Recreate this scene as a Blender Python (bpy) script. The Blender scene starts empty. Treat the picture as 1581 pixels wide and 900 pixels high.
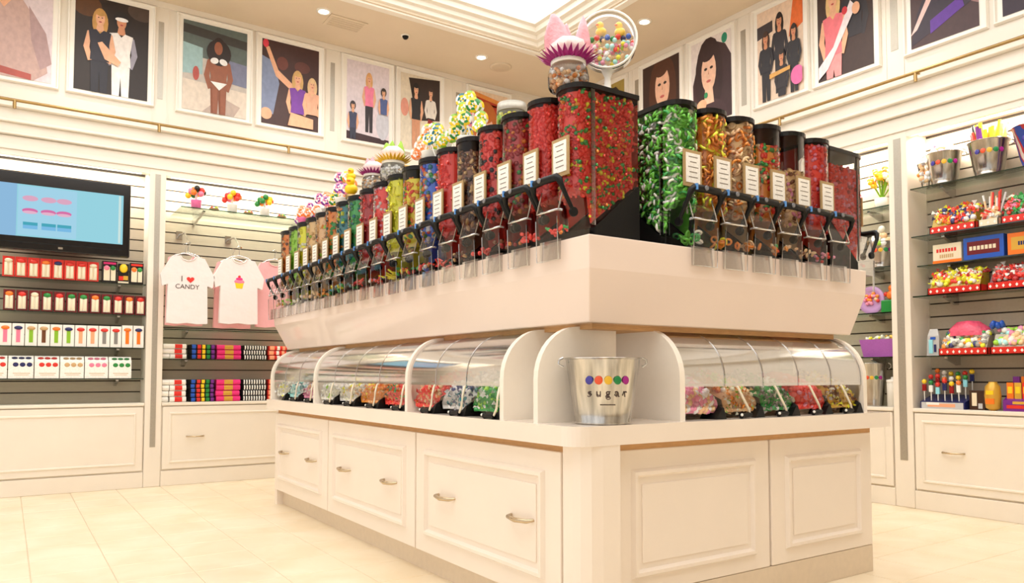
import bpy, math, random
import numpy as np
from mathutils import Vector, Matrix
random.seed(7)
SC = bpy.context.scene
COL = SC.collection
# ------------------------------------------------------------------ camera
TH, PI_, H = math.radians(33.74), math.radians(2.66), 1.07
cam_d = bpy.data.cameras.new('camera'); cam = bpy.data.objects.new('camera', cam_d); COL.objects.link(cam)
cam_d.sensor_fit = 'HORIZONTAL'; cam_d.sensor_width = 36.0
cam_d.lens = 1168.0 / 1581.0 * 36.0
cam_d.shift_y = (525.0 - 450.0) / 1581.0
cam_d.clip_start = 0.05
cam.location = (0, 0, H)
fw = Vector((math.sin(TH)*math.cos(PI_), math.cos(TH)*math.cos(PI_), math.sin(PI_)))
cam.rotation_euler = fw.to_track_quat('-Z', 'Y').to_euler()
SC.camera = cam
# ------------------------------------------------------------------ world, exposure
SC.view_settings.view_transform = 'Standard'; SC.view_settings.look = 'None'
SC.view_settings.gamma = 1.0; SC.view_settings.use_curve_mapping = False
SC.view_settings.exposure = 0.52
try: SC.cycles.transparent_max_bounces = 20
except Exception: pass
W = bpy.data.worlds.new('world'); SC.world = W; W.use_nodes = True
W.node_tree.nodes['Background'].inputs[0].default_value = (1.0, 0.965, 0.925, 1)
W.node_tree.nodes['Background'].inputs[1].default_value = 0.8
PANEL_E = 2.2        # luminous ceiling panel
DOWN_W = 40.0        # downlights
BAY_W = 15.0          # strip lamps in the shelf bays
# ------------------------------------------------------------------ colours and materials
def lin(h):
    if isinstance(h, str):
        h = h.lstrip('#'); c = [int(h[i:i+2], 16)/255 for i in (0, 2, 4)]
    else: c = [v/255 for v in h]
    return tuple(v/12.92 if v <= .04045 else ((v+.055)/1.055)**2.4 for v in c)
MATS = {}
def new_mat(name):
    m = bpy.data.materials.new(name); m.use_nodes = True; MATS[name] = m
    return m, m.node_tree.nodes, m.node_tree.links
def pmat(name, col, rough=.5, metal=0., noise=0.04, nscale=30., bump=0., spec=.5, coat=0., stretch=None, bscale=None):
    """plain procedural material: base colour varied by a little noise"""
    m, N, L = new_mat(name); b = N['Principled BSDF']
    b.inputs['Roughness'].default_value = rough; b.inputs['Metallic'].default_value = metal
    b.inputs['Specular IOR Level'].default_value = spec; b.inputs['Coat Weight'].default_value = coat
    tc = N.new('ShaderNodeTexCoord'); mp = N.new('ShaderNodeMapping'); L.new(tc.outputs['Object'], mp.inputs[0])
    if stretch: mp.inputs['Scale'].default_value = stretch
    nz = N.new('ShaderNodeTexNoise'); nz.inputs['Scale'].default_value = nscale; nz.inputs['Detail'].default_value = 4
    L.new(mp.outputs[0], nz.inputs['Vector'])
    c = lin(col) if not isinstance(col, tuple) or max(col) > 1 else col
    rp = N.new('ShaderNodeValToRGB')
    rp.color_ramp.elements[0].color = tuple(v*(1-noise) for v in c)+(1,); rp.color_ramp.elements[0].position = .3
    rp.color_ramp.elements[1].color = tuple(min(1, v*(1+noise)) for v in c)+(1,); rp.color_ramp.elements[1].position = .7
    L.new(nz.outputs['Fac'], rp.inputs[0]); L.new(rp.outputs[0], b.inputs['Base Color'])
    if bump:
        n2 = N.new('ShaderNodeTexNoise'); n2.inputs['Scale'].default_value = bscale or nscale*3
        L.new(mp.outputs[0], n2.inputs['Vector'])
        bp = N.new('ShaderNodeBump'); bp.inputs['Strength'].default_value = bump; bp.inputs['Distance'].default_value = .01
        L.new(n2.outputs['Fac'], bp.inputs['Height']); L.new(bp.outputs[0], b.inputs['Normal'])
    return m
def vmat(name, rough=.5, spec=.5, metal=0., noise=.06, nscale=60., coat=0.):
    """material whose own printed / pigment colour sits in the Col attribute"""
    m, N, L = new_mat(name); b = N['Principled BSDF']
    b.inputs['Roughness'].default_value = rough; b.inputs['Specular IOR Level'].default_value = spec
    b.inputs['Metallic'].default_value = metal; b.inputs['Coat Weight'].default_value = coat
    a = N.new('ShaderNodeAttribute'); a.attribute_name = 'Col'
    nz = N.new('ShaderNodeTexNoise'); nz.inputs['Scale'].default_value = nscale
    mr = N.new('ShaderNodeMapRange'); mr.inputs['To Min'].default_value = 1-noise; mr.inputs['To Max'].default_value = 1+noise
    L.new(nz.outputs['Fac'], mr.inputs['Value'])
    mx = N.new('ShaderNodeVectorMath'); mx.operation = 'SCALE'
    L.new(a.outputs['Color'], mx.inputs[0]); L.new(mr.outputs[0], mx.inputs['Scale'])
    L.new(mx.outputs[0], b.inputs['Base Color'])
    return m
def clear(name, tint=(1, 1, 1), refl=1.0, rough=.03, ior=1.45, base=0.0):
    """thin clear sheet: see-through with mirror-like reflections at grazing angles"""
    m, N, L = new_mat(name); N.remove(N['Principled BSDF']); out = N['Material Output']
    t = N.new('ShaderNodeBsdfTransparent'); t.inputs[0].default_value = tint+(1,)
    g = N.new('ShaderNodeBsdfGlossy'); g.inputs['Roughness'].default_value = rough
    nz = N.new('ShaderNodeTexNoise'); nz.inputs['Scale'].default_value = 3.
    mr0 = N.new('ShaderNodeMapRange'); mr0.inputs['To Min'].default_value = rough*.7; mr0.inputs['To Max'].default_value = rough*1.4
    L.new(nz.outputs['Fac'], mr0.inputs['Value']); L.new(mr0.outputs[0], g.inputs['Roughness'])
    f = N.new('ShaderNodeFresnel'); f.inputs[0].default_value = ior
    ma = N.new('ShaderNodeMath'); ma.operation = 'MULTIPLY_ADD'; ma.inputs[1].default_value = refl; ma.inputs[2].default_value = base; ma.use_clamp = True
    L.new(f.outputs[0], ma.inputs[0])
    mx = N.new('ShaderNodeMixShader'); L.new(ma.outputs[0], mx.inputs[0]); L.new(t.outputs[0], mx.inputs[1]); L.new(g.outputs[0], mx.inputs[2])
    L.new(mx.outputs[0], out.inputs[0])
    return m
def emat(name, col, s):
    m, N, L = new_mat(name); N.remove(N['Principled BSDF'])
    e = N.new('ShaderNodeEmission'); e.inputs[0].default_value = tuple(col)+(1,); e.inputs[1].default_value = s
    L.new(e.outputs[0], N['Material Output'].inputs[0]); return m
def emat_v(name, s):
    m, N, L = new_mat(name); N.remove(N['Principled BSDF'])
    a = N.new('ShaderNodeAttribute'); a.attribute_name = 'Col'
    e = N.new('ShaderNodeEmission'); e.inputs[1].default_value = s; L.new(a.outputs['Color'], e.inputs[0])
    L.new(e.outputs[0], N['Material Output'].inputs[0]); return m

pmat('cream_paint', (238, 230, 217), .45, noise=.015, nscale=4)
pmat('ceiling_paint', (226, 209, 184), .7, noise=.02, nscale=3)
pmat('crown_paint', (244, 237, 224), .4, noise=.01)
pmat('cabinet_paint', (240, 230, 215), .35, noise=.015, nscale=5)
pmat('slat_paint', (178, 166, 148), .5, noise=.03, nscale=8, stretch=(1, 6, 6))
pmat('slat_groove', (70, 62, 54), .7, noise=.05)
pmat('channel_metal', (178, 172, 160), .4, metal=.6, noise=.05, nscale=80)
pmat('island_paint', (244, 231, 217), .28, noise=.015, nscale=4, coat=.2)
pmat('island_gloss', (238, 219, 206), .16, noise=.015, nscale=3, coat=.5)
pmat('counter_white', (243, 230, 216), .2, noise=.02, nscale=3, coat=.4)
pmat('reveal_tan', (204, 158, 106), .6, noise=.1, nscale=20, stretch=(1, 1, 8))  # tan tone with stretched noise, for recessed strip and under board
pmat('divider_white', (246, 237, 224), .3, noise=.01)
pmat('toe_paint', (226, 208, 184), .4, noise=.03)
pmat('grout', (206, 190, 164), .8, noise=.05)
pmat('brass', (172, 142, 92), .3, metal=.85, noise=.08)
pmat('nickel', (200, 180, 150), .25, metal=.9, noise=.05)
pmat('chrome', (205, 205, 205), .12, metal=1., noise=.03)
pmat('black_plastic', (16, 15, 15), .4, noise=.1, nscale=100, bump=.1, spec=.25)
pmat('lid_plastic', (22, 20, 20), .3, noise=.1, nscale=60, spec=.3)
pmat('tv_black', (10, 9, 14), .15, noise=.1)
pmat('kraft', (176, 146, 100), .7, noise=.08, nscale=120)
pmat('white_card', (246, 244, 236), .6, noise=.02)
pmat('white_cord', (238, 228, 205), .7, noise=.03)
pmat('tin', (190, 187, 182), .18, metal=1., noise=.42, nscale=9, stretch=(3, 3, .15), bump=.05)  # streaked noise paints bright and dark reflection bands into the colour
pmat('cotton_white', (238, 228, 224), .85, noise=.03, nscale=200, bump=.9, bscale=9)
pmat('cotton_pink', (240, 178, 180), .85, noise=.04, nscale=200, bump=.9, bscale=9)
pmat('frame_white', (247, 242, 232), .4, noise=.01)
pmat('grille', (214, 196, 170), .6, noise=.03)
pmat('cello_pink', (246, 170, 180), .25, noise=.2, nscale=18, bump=.4)
pmat('cello_white', (248, 222, 218), .2, noise=.08, nscale=18, bump=.4)
pmat('ribbon_purple', (150, 20, 112), .35, noise=.15, nscale=40)
pmat('ribbon_yellow', (248, 196, 40), .35, noise=.15, nscale=40)
pmat('ribbon_green', (160, 204, 60), .35, noise=.15, nscale=40)
pmat('duck_yellow', (252, 210, 24), .35, noise=.04)
pmat('purple_bin', (166, 92, 178), .45, noise=.06, nscale=90, bump=.2)
pmat('clay_pink', (244, 120, 176), .4, noise=.05)
# floor stone
m, N, L = new_mat('stone_tile'); b = N['Principled BSDF']; b.inputs['Roughness'].default_value = .3; b.inputs['Coat Weight'].default_value = .2
tc = N.new('ShaderNodeTexCoord'); oi = N.new('ShaderNodeObjectInfo'); va = N.new('ShaderNodeVectorMath'); va.operation = 'MULTIPLY_ADD'
va.inputs[1].default_value = (1, 1, 1); L.new(tc.outputs['Object'], va.inputs[0]); L.new(oi.outputs['Location'], va.inputs[2])
nz = N.new('ShaderNodeTexNoise'); nz.inputs['Scale'].default_value = 2.2; nz.inputs['Detail'].default_value = 8; nz.inputs['Distortion'].default_value = .8
L.new(va.outputs[0], nz.inputs['Vector'])
rp = N.new('ShaderNodeValToRGB'); rp.color_ramp.elements[0].position = .35; rp.color_ramp.elements[1].position = .65
rp.color_ramp.elements[0].color = lin((236, 218, 186))+(1,); rp.color_ramp.elements[1].color = lin((246, 232, 206))+(1,)
L.new(nz.outputs['Fac'], rp.inputs[0]); L.new(rp.outputs[0], b.inputs['Base Color'])
vmat('print', .45, noise=.22, nscale=16.); vmat('gloss_print', .25); vmat('candy', .22, coat=.3); vmat('matte_vc', .8, noise=.1); vmat('foil', .3, metal=.25)
clear('acrylic', (.97, .96, .95), 1.0, .03, 1.42); clear('acrylic_spout', (.97, .955, .94), .7, .08, 1.42, .02); clear('hood_acrylic', (.95, .93, .92), .75, .10, 1.42, .03); clear('acrylic_strip', (.94, .90, .88), 1., .1, 1.45, .06); clear('acrylic_edge', (.80, .78, .76), 1.5, .1, 1.5, .22)
clear('shelf_glass', (.90, .96, .93), .7, .02, 1.5); clear('glass_edge', (.22, .42, .36), 1., .05, 1.5, .05); clear('cellophane', (.99, .975, .96), 1.0, .08, 1.42, .02)
emat('lamp_panel', (1., .975, .94), PANEL_E); emat('lamp_lens', (1., .95, .86), 14.); emat('bay_lens', (1., .94, .84), 3.); emat_v('screen', .62)

# ------------------------------------------------------------------ mesh builder
class MB:
    def __init__(s): s.v = []; s.f = []; s.c = []; s.s = []
    def add(s, vs, fs, col=(1, 1, 1), smooth=False):
        o = len(s.v); s.v.extend([tuple(p) for p in vs])
        for f in fs: s.f.append(tuple(i+o for i in f)); s.c.append(col); s.s.append(smooth)
        return s
    def box(s, x0, x1, y0, y1, z0, z1, col=(1, 1, 1)):
        vs = [(x, y, z) for z in (z0, z1) for x, y in ((x0, y0), (x1, y0), (x1, y1), (x0, y1))]
        return s.add(vs, [(3, 2, 1, 0), (4, 5, 6, 7), (0, 1, 5, 4), (1, 2, 6, 5), (2, 3, 7, 6), (3, 0, 4, 7)], col)
    def prism(s, poly, ax, a, b, col=(1, 1, 1), smooth=False):
        """poly of 2-D points extruded along axis ax from a to b (poly in the two other axes, in x,y,z order)"""
        def P(p, t):
            if ax == 0: return (t, p[0], p[1])
            if ax == 1: return (p[0], t, p[1])
            return (p[0], p[1], t)
        n = len(poly); vs = [P(p, a) for p in poly]+[P(p, b) for p in poly]
        s.add(vs, [tuple(range(n))[::-1], tuple(range(n, 2*n))], col)
        return s.add(vs, [(i, (i+1) % n, n+(i+1) % n, n+i) for i in range(n)], col, smooth)
    def lathe(s, prof, c=(0, 0, 0), n=20, col=(1, 1, 1), smooth=True, wob=0, ax=2):
        vs = []
        for k, (r, z) in enumerate(prof):
            for i in range(n):
                a = 2*math.pi*i/n; rr = r*(1+wob*math.sin(5*a+k))
                p = (rr*math.cos(a), rr*math.sin(a), z)
                if ax == 0: p = (p[2], p[0], p[1])
                if ax == 1: p = (p[0], p[2], p[1])
                vs.append((c[0]+p[0], c[1]+p[1], c[2]+p[2]))
        fs = []
        for k in range(len(prof)-1):
            for i in range(n): j = (i+1) % n; fs.append((k*n+i, k*n+j, (k+1)*n+j, (k+1)*n+i))
        s.add(vs, fs, col, smooth)
        if prof[0][0] > 1e-5: s.add(vs[:n], [tuple(range(n))[::-1]], col)
        if prof[-1][0] > 1e-5: s.add(vs[-n:], [tuple(range(n))], col)
        return s
    def ball(s, c, r, col=(1, 1, 1), n=10, m=6, sc=(1, 1, 1)):
        vs = [(c[0], c[1], c[2]-r*sc[2])]; fs = []
        for k in range(1, m):
            t = math.pi*k/m
            for i in range(n):
                a = 2*math.pi*i/n; vs.append((c[0]+r*sc[0]*math.sin(t)*math.cos(a), c[1]+r*sc[1]*math.sin(t)*math.sin(a), c[2]-r*sc[2]*math.cos(t)))
        vs.append((c[0], c[1], c[2]+r*sc[2])); T = len(vs)-1
        for i in range(n): j = (i+1) % n; fs.append((0, 1+j, 1+i)); fs.append((T, 1+(m-2)*n+i, 1+(m-2)*n+j))
        for k in range(m-2):
            for i in range(n): j = (i+1) % n; fs.append((1+k*n+i, 1+k*n+j, 1+(k+1)*n+j, 1+(k+1)*n+i))
        return s.add(vs, fs, col, True)
    def tube(s, pts, r, col=(1, 1, 1), n=6, flat=1.0, caps=True):
        P = [Vector(p) for p in pts]; vs = []; up = Vector((0, 0, 1)); prev = None
        for i, p in enumerate(P):
            d = (P[min(i+1, len(P)-1)]-P[max(i-1, 0)]).normalized()
            u = d.cross(up)
            if u.length < 1e-3: u = d.cross(Vector((0, 1, 0)))
            u.normalize()
            if prev and u.dot(prev) < 0: u = -u
            prev = u; w = u.cross(d)
            rr = r[i] if isinstance(r, (list, tuple)) else r
            for k in range(n):
                a = 2*math.pi*k/n; vs.append(p+u*rr*flat*math.cos(a)+w*rr*math.sin(a))
        fs = []
        for i in range(len(P)-1):
            for k in range(n): j = (k+1) % n; fs.append((i*n+k, i*n+j, (i+1)*n+j, (i+1)*n+k))
        s.add(vs, fs, col, True)
        if caps: s.add(vs[:n], [tuple(range(n))], col); s.add(vs[-n:], [tuple(range(n))[::-1]], col)
        return s
    def frame(s, x0, x1, z0, z1, w, yf, yb, left=None, at=0.):
        """mitred raised frame facing -y (left None / False) or -x (left True: x0,x1 run along y); yf front, yb back depth"""
        i = w*.3
        L_ = [(x0, x1, z0, z1, yb), (x0+i, x1-i, z0+i, z1-i, yf), (x0+w-i, x1-w+i, z0+w-i, z1-w+i, yf), (x0+w, x1-w, z0+w, z1-w, yb)]
        vs = []
        for a, b2, c_, d, y in L_:
            for x, z in ((a, c_), (b2, c_), (b2, d), (a, d)): vs.append((y, x, z) if left else (x, y, z))
        return s.add(vs, [(k*4+j, k*4+(j+1) % 4, (k+1)*4+(j+1) % 4, (k+1)*4+j) for k in range(3) for j in range(4)])
    def mesh(s, name):
        me = bpy.data.meshes.new(name); me.from_pydata(s.v, [], s.f); me.validate(verbose=False) if False else None
        me.polygons.foreach_set('use_smooth', s.s)
        at = me.color_attributes.new('Col', 'FLOAT_COLOR', 'CORNER')
        cc = np.array([tuple(c)[:3]+(1.,) for c in s.c], dtype=np.float32) if s.c else np.zeros((0, 4), np.float32)
        cnt = np.array([len(f) for f in s.f])
        at.data.foreach_set('color', np.repeat(cc, cnt, axis=0).ravel())
        me.update(); return me
    def build(s, name, mat, parent=None, loc=None, rot=None, bevel=0.):
        o = bpy.data.objects.new(name, s.mesh(name)); COL.objects.link(o)
        o.data.materials.append(MATS[mat])
        if parent: o.parent = parent
        if loc: o.location = loc
        if rot: o.rotation_euler = rot
        if bevel:
            md = o.modifiers.new('bevel', 'BEVEL'); md.width = bevel; md.segments = 2; md.limit_method = 'ANGLE'; md.angle_limit = .7
        return o
def tag(o, label=None, cat=None, group=None, kind=None):
    if label: o['label'] = label
    if cat: o['category'] = cat
    if group: o['group'] = group
    if kind: o['kind'] = kind
    return o
def thing(name, label, cat, loc=(0, 0, 0), rz=0., group=None):
    o = bpy.data.objects.new(name, None); COL.objects.link(o); o.location = loc; o.rotation_euler = (0, 0, rz)
    o.empty_display_size = .05
    return tag(o, label, cat, group)
def inst(name, me, mat, parent=None, loc=None, rot=None, sc=None):
    o = bpy.data.objects.new(name, me); COL.objects.link(o)
    if not me.materials: me.materials.append(MATS[mat])
    if parent: o.parent = parent
    if loc: o.location = loc
    if rot: o.rotation_euler = rot
    if sc: o.scale = sc
    return o
def text_mesh(body, size, name='lettering', ext=.001):
    cu = bpy.data.curves.new(name, 'FONT'); cu.body = body; cu.size = size; cu.align_x = 'CENTER'; cu.align_y = 'CENTER'; cu.extrude = ext
    cu.resolution_u = 3
    o = bpy.data.objects.new(name, cu); COL.objects.link(o); bpy.context.view_layer.update()
    dg = bpy.context.evaluated_depsgraph_get(); me = bpy.data.meshes.new_from_object(o.evaluated_get(dg))
    bpy.data.objects.remove(o); bpy.data.curves.remove(cu); return me
ORD = ['first', 'second', 'third', 'fourth', 'fifth', 'sixth', 'seventh', 'eighth', 'ninth', 'tenth', 'eleventh', 'twelfth', 'thirteenth', 'fourteenth', 'fifteenth', 'sixteenth', 'seventeenth', 'eighteenth', 'nineteenth', 'twentieth']
HALF = -math.pi/2
# sRGB palette in linear
K = {k: lin(v) for k, v in dict(red=(224, 50, 40), dred=(150, 16, 22), orange=(246, 124, 36), yellow=(250, 208, 36), green=(40, 140, 62), apple=(92, 172, 52), lime=(140, 190, 50), teal=(20, 110, 120), blue=(40, 90, 190), navy=(34, 40, 96),
     purple=(120, 40, 140), magenta=(196, 30, 120), pink=(244, 130, 160), hot=(238, 50, 130), peach=(250, 172, 130), white=(248, 244, 236), ivory=(240, 226, 196), tan=(206, 168, 118), brown=(110, 66, 38), dbrown=(60, 36, 26),
     black=(16, 14, 16), grey=(140, 136, 132), skin=(228, 172, 136), skin2=(196, 130, 92), skin3=(120, 72, 50), blond=(216, 170, 100), silver=(200, 200, 200), gold=(216, 166, 60), cyan=(150, 222, 236), maroon=(110, 20, 26)).items()}

# ------------------------------------------------------------------ the room
YL, XR, ZC = 8.0, 6.1, 4.75          # cabinet / pilaster faces of the two walls, ceiling height
DEP = .32                            # depth of the bays
def proj(x, y, z):
    d = Vector((x, y, z-H)); rt = Vector((math.cos(TH), -math.sin(TH), 0)); up = rt.cross(fw); q = d.dot(fw)
    return (790.5+1168*d.dot(rt)/q, 525-1168*d.dot(up)/q, q)
# floor: a bed with each tile in view as its own piece
fl = MB().box(-4, XR+DEP+.1, -6.1, YL+DEP+.1, -.08, -.003).build('floor', 'grout'); tag(fl, kind='structure')
P = .375; tiles = []; rest = MB()
for i in range(-12, 18):
    for j in range(-21, 9):
        x, y = .135+P*(i+.5), 5.18+P*(j+.5)
        if not (-3.9 < x < XR+.1 and -2.5 < y < YL+.1): continue
        if 2.0 < x < 3.9 and 2.5 < y < 6.3: continue
        px, py, q = proj(x, y, 0)
        vis = q > .5 and -90 < px < 1670 and 700 < py < 1010
        if vis and x < 1.95 and px > 900: vis = False
        tiles.append((x, y, q if vis else 99))
tiles.sort(key=lambda t: t[2])
tm = MB().add([(-P/2+.0025, -P/2+.0025, -.003), (P/2-.0025, -P/2+.0025, -.003), (P/2-.0025, P/2-.0025, -.003), (-P/2+.0025, P/2-.0025, -.003),
      (-P/2+.005, -P/2+.005, 0), (P/2-.005, -P/2+.005, 0), (P/2-.005, P/2-.005, 0), (-P/2+.005, P/2-.005, 0)],
      [(4, 5, 6, 7), (0, 1, 5, 4), (1, 2, 6, 5), (2, 3, 7, 6), (3, 0, 4, 7)]).mesh('tile')
for k, (x, y, q) in enumerate(tiles):
    if q < 99 and k < 295: inst('tile', tm, 'stone_tile', fl, (x, y, 0))
    else:
        a = P/2-.004; rest.add([(x-a, y-a, 0), (x+a, y-a, 0), (x+a, y+a, 0), (x-a, y+a, 0)], [(0, 1, 2, 3)])
tag(rest.build('tile_field', 'stone_tile', fl), kind='stuff')

# ceiling: soffits round a luminous tray
TX0, TX1, TY0, TY1 = -1.6, 4.94, -1.2, 6.85
c = MB()
c.box(-4, XR+DEP, TY1, YL+DEP, ZC, ZC+.1).box(TX1, XR+DEP, TY0, TY1, ZC, ZC+.1).box(-4, XR+DEP, -6.1, TY0, ZC, ZC+.1).box(-4, TX0, TY0, TY1, ZC, ZC+.1)
cl = c.build('ceiling', 'ceiling_paint'); tag(cl, kind='structure')
prof = [(-.10, ZC-.001), (-.10, ZC-.02), (-.02, ZC-.02), (-.02, ZC+.02), (.03, ZC+.03), (.04, ZC+.07), (.08, ZC+.08), (.09, ZC+.12), (.14, ZC+.13), (.15, ZC+.18), (.19, ZC+.19), (.19, ZC+.26)]
cr = MB(); loops = []
for d, z in prof: loops.append([(TX0+d, TY0+d, z), (TX1-d, TY0+d, z), (TX1-d, TY1-d, z), (TX0+d, TY1-d, z)])
for a, b2 in zip(loops, loops[1:]):
    for i in range(4): j = (i+1) % 4; cr.add([a[i], a[j], b2[j], b2[i]], [(0, 1, 2, 3)])
tag(cr.build('trim_1', 'crown_paint'), kind='structure')
lp = MB().box(TX0+.1, TX1-.1, TY0+.1, TY1-.1, ZC+.26, ZC+.3).build('ceiling_light_panel', 'lamp_panel')
tag(lp, 'large glowing white panel recessed in the ceiling tray above the candy island', 'ceiling light')
for k in range(1, 5):
    x = TX1-.1-(TX1-TX0-.2)*k/5
    MB().box(x-.02, x+.02, TY0+.15, TY1-.15, ZC+.235, ZC+.26).build('panel_rib', 'crown_paint', lp)

def downlight(x, y, lab):
    t = thing('downlight', lab, 'ceiling light', (x, y, ZC), group='recessed ceiling downlights')
    MB().lathe([(.075, 0), (.075, -.008), (.052, -.012), (.05, 0), (.05, .03)], n=20).build('trim_ring', 'crown_paint', t)
    MB().lathe([(.001, -.004), (.049, -.004), (.049, .004)], n=16).build('lens', 'lamp_lens', t)
    ld = bpy.data.lights.new('downlight_lamp', 'SPOT'); ld.energy = DOWN_W; ld.color = (1, .90, .76); ld.spot_size = 1.9; ld.spot_blend = .9; ld.shadow_soft_size = .06
    lo = bpy.data.objects.new('downlight_lamp', ld); COL.objects.link(lo); lo.parent = t; lo.location = (0, 0, -.03)
downlight(2.577, 7.286, 'small lit downlight in soffit beside the square air vent')
downlight(4.479, 7.347, 'small lit downlight in soffit left of the round speaker')
downlight(5.432, 5.649, 'small lit downlight in the right soffit above the portraits')
downlight(.6, 7.3, 'small lit downlight in soffit out of frame above the television')
downlight(5.45, 3.6, 'small lit downlight in soffit out of frame above the right shelves')
t = thing('air_vent', 'square cream air vent flush in the left soffit', 'air vent', (2.86, 7.42, ZC))
MB().box(-.2, .2, -.13, .13, -.012, 0).build('vent_frame', 'ceiling_paint', t, bevel=.004)
for k in range(5): MB().box(-.17, .17, -.1+k*.045, -.075+k*.045, -.016, -.011).build('louver', 'grille', t)
t = thing('ceiling_speaker', 'round cream speaker grille in soffit near the room corner', 'speaker', (4.816, 7.454, ZC))
MB().lathe([(.13, 0), (.13, -.01), (.11, -.014)], n=24).build('rim', 'ceiling_paint', t)
MB().lathe([(.001, -.018), (.1, -.017), (.11, -.012)], n=24).build('grille', 'grille', t)
t = thing('ceiling_sensor', 'small black ceiling sensor between the air vent and the speaker', 'sensor', (3.507, 7.332, ZC))
MB().lathe([(.05, 0), (.05, -.006), (.04, -.01)], n=16).build('rim', 'crown_paint', t); MB().ball((0, 0, -.008), .036, n=12).build('dome', 'black_plastic', t)

# walls
LP = [(-.75, -.60), (1.11, 1.26), (2.86, 3.02), (4.46, 4.62)]         # pilasters on the left wall (x)
RP = [(1.45, 1.60), (3.30, 3.46), (4.85, 5.01), (6.4, 6.56)]          # pilasters on the right wall (y)
wl = MB().box(-4, XR+DEP+.1, YL+DEP, YL+DEP+.1, 0, ZC+.1).build('wall_left', 'cream_paint'); tag(wl, kind='structure')
wr = MB().box(XR+DEP, XR+DEP+.1, -6.1, YL+DEP, 0, ZC+.1).build('wall_right', 'cream_paint'); tag(wr, kind='structure')
wb = MB().box(-4, XR+DEP+.1, -6.2, -6.1, 0, ZC+.1).build('wall_light_blocker', 'cream_paint'); tag(wb, kind='structure')  # unseen wall behind the camera, added to dim the island's front faces
MB().box(-4, XR+DEP, YL, YL+DEP, 3.08, ZC).box(-4, XR, YL+.002, YL+.035, 3.03, 3.08).build('frieze', 'cream_paint', wl)
MB().box(XR, XR+DEP, -6.1, YL, 3.08, ZC).box(XR+.002, XR+.035, -2.6, YL, 3.03, 3.08).build('frieze', 'cream_paint', wr)
# header mouldings: (proud, z0, z1)
HM = [(.012, 3.08, 3.20), (.05, 3.205, 3.225), (.03, 3.225, 3.31), (.07, 3.31, 3.335), (.045, 3.335, 3.44), (.10, 3.44, 3.47)]
mb = MB(); mc = MB()
for d, a, b2 in HM: mb.box(-4, XR-d, YL-d, YL, a, b2); mc.box(XR-d, XR, -2.6, YL, a, b2)
tag(mb.build('trim_2', 'cream_paint', bevel=.006), kind='structure'); tag(mc.build('trim_3', 'cream_paint', bevel=.006), kind='structure')
mb = MB().box(-4, XR, YL-.02, YL, 4.69, ZC); mc = MB().box(XR-.02, XR, -2.6, YL, 4.69, ZC)
tag(mb.build('trim_4', 'cream_paint', bevel=.004), kind='structure'); tag(mc.build('trim_5', 'cream_paint', bevel=.004), kind='structure')
for k, (a, b2) in enumerate(LP):
    p = MB().box(a, b2, YL, YL+DEP, 0, 3.08).build('pilaster', 'cabinet_paint', wl, bevel=.006)
    MB().box((a+b2)/2-.024, (a+b2)/2+.024, YL-.004, YL+.01, .38, 3.03).build('channel', 'channel_metal', p)
    MB().box((a+b2)/2-.024, (a+b2)/2+.024, YL-.004, YL+.01, 3.78, 4.55).build('channel', 'channel_metal', wl)
    MB().box(a, a+.012, YL-.006, YL, 3.5, 4.69).box(b2-.012, b2, YL-.006, YL, 3.5, 4.69).build('bead', 'cream_paint', wl)
for k, (a, b2) in enumerate(RP):
    p = MB().box(XR, XR+DEP, a, b2, 0, 3.08).build('pilaster', 'cabinet_paint', wr, bevel=.006)
    MB().box(XR-.004, XR+.01, (a+b2)/2-.03, (a+b2)/2+.03, .38, 3.03).build('channel', 'channel_metal', p)
    MB().box(XR-.004, XR+.01, (a+b2)/2-.03, (a+b2)/2+.03, 3.78, 4.55).build('channel', 'channel_metal', wr)
    MB().box(XR-.006, XR, a, a+.012, 3.5, 4.69).box(XR-.006, XR, b2-.012, b2, 3.5, 4.69).build('bead', 'cream_paint', wr)
# slat walls inside the bays, one object per slat
def slats(wall, lo, hi, left):
    g = MB(); sm = MB(); n = 21; p = (3.06-.80)/n; w = hi-lo
    if left: g.box(lo, hi, YL+DEP-.012, YL+DEP-.004, .8, 3.08)
    else: g.box(XR+DEP-.012, XR+DEP-.004, lo, hi, .8, 3.08)
    g.build('groove_back', 'slat_groove', wall)
    if left: sm.prism([(YL+DEP-.03, .0), (YL+DEP-.012, .0), (YL+DEP-.012, p-.012), (YL+DEP-.03, p-.012)], 0, lo, hi)
    else: sm.prism([(XR+DEP-.03, .0), (XR+DEP-.012, .0), (XR+DEP-.012, p-.012), (XR+DEP-.03, p-.012)], 1, lo, hi)
    me = sm.mesh('slat')
    for k in range(n): inst('slat', me, 'slat_paint', wall, (0, 0, .80+k*p+.006))
LB = [(-.60, 1.11), (1.26, 2.86), (3.02, 4.46), (4.62, XR+DEP)]; RB = [(1.60, 3.30), (3.46, 4.85), (5.01, 6.4)]
for a, b2 in LB: slats(wl, a, b2, True)
for a, b2 in RB: slats(wr, a, b2, False)
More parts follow.
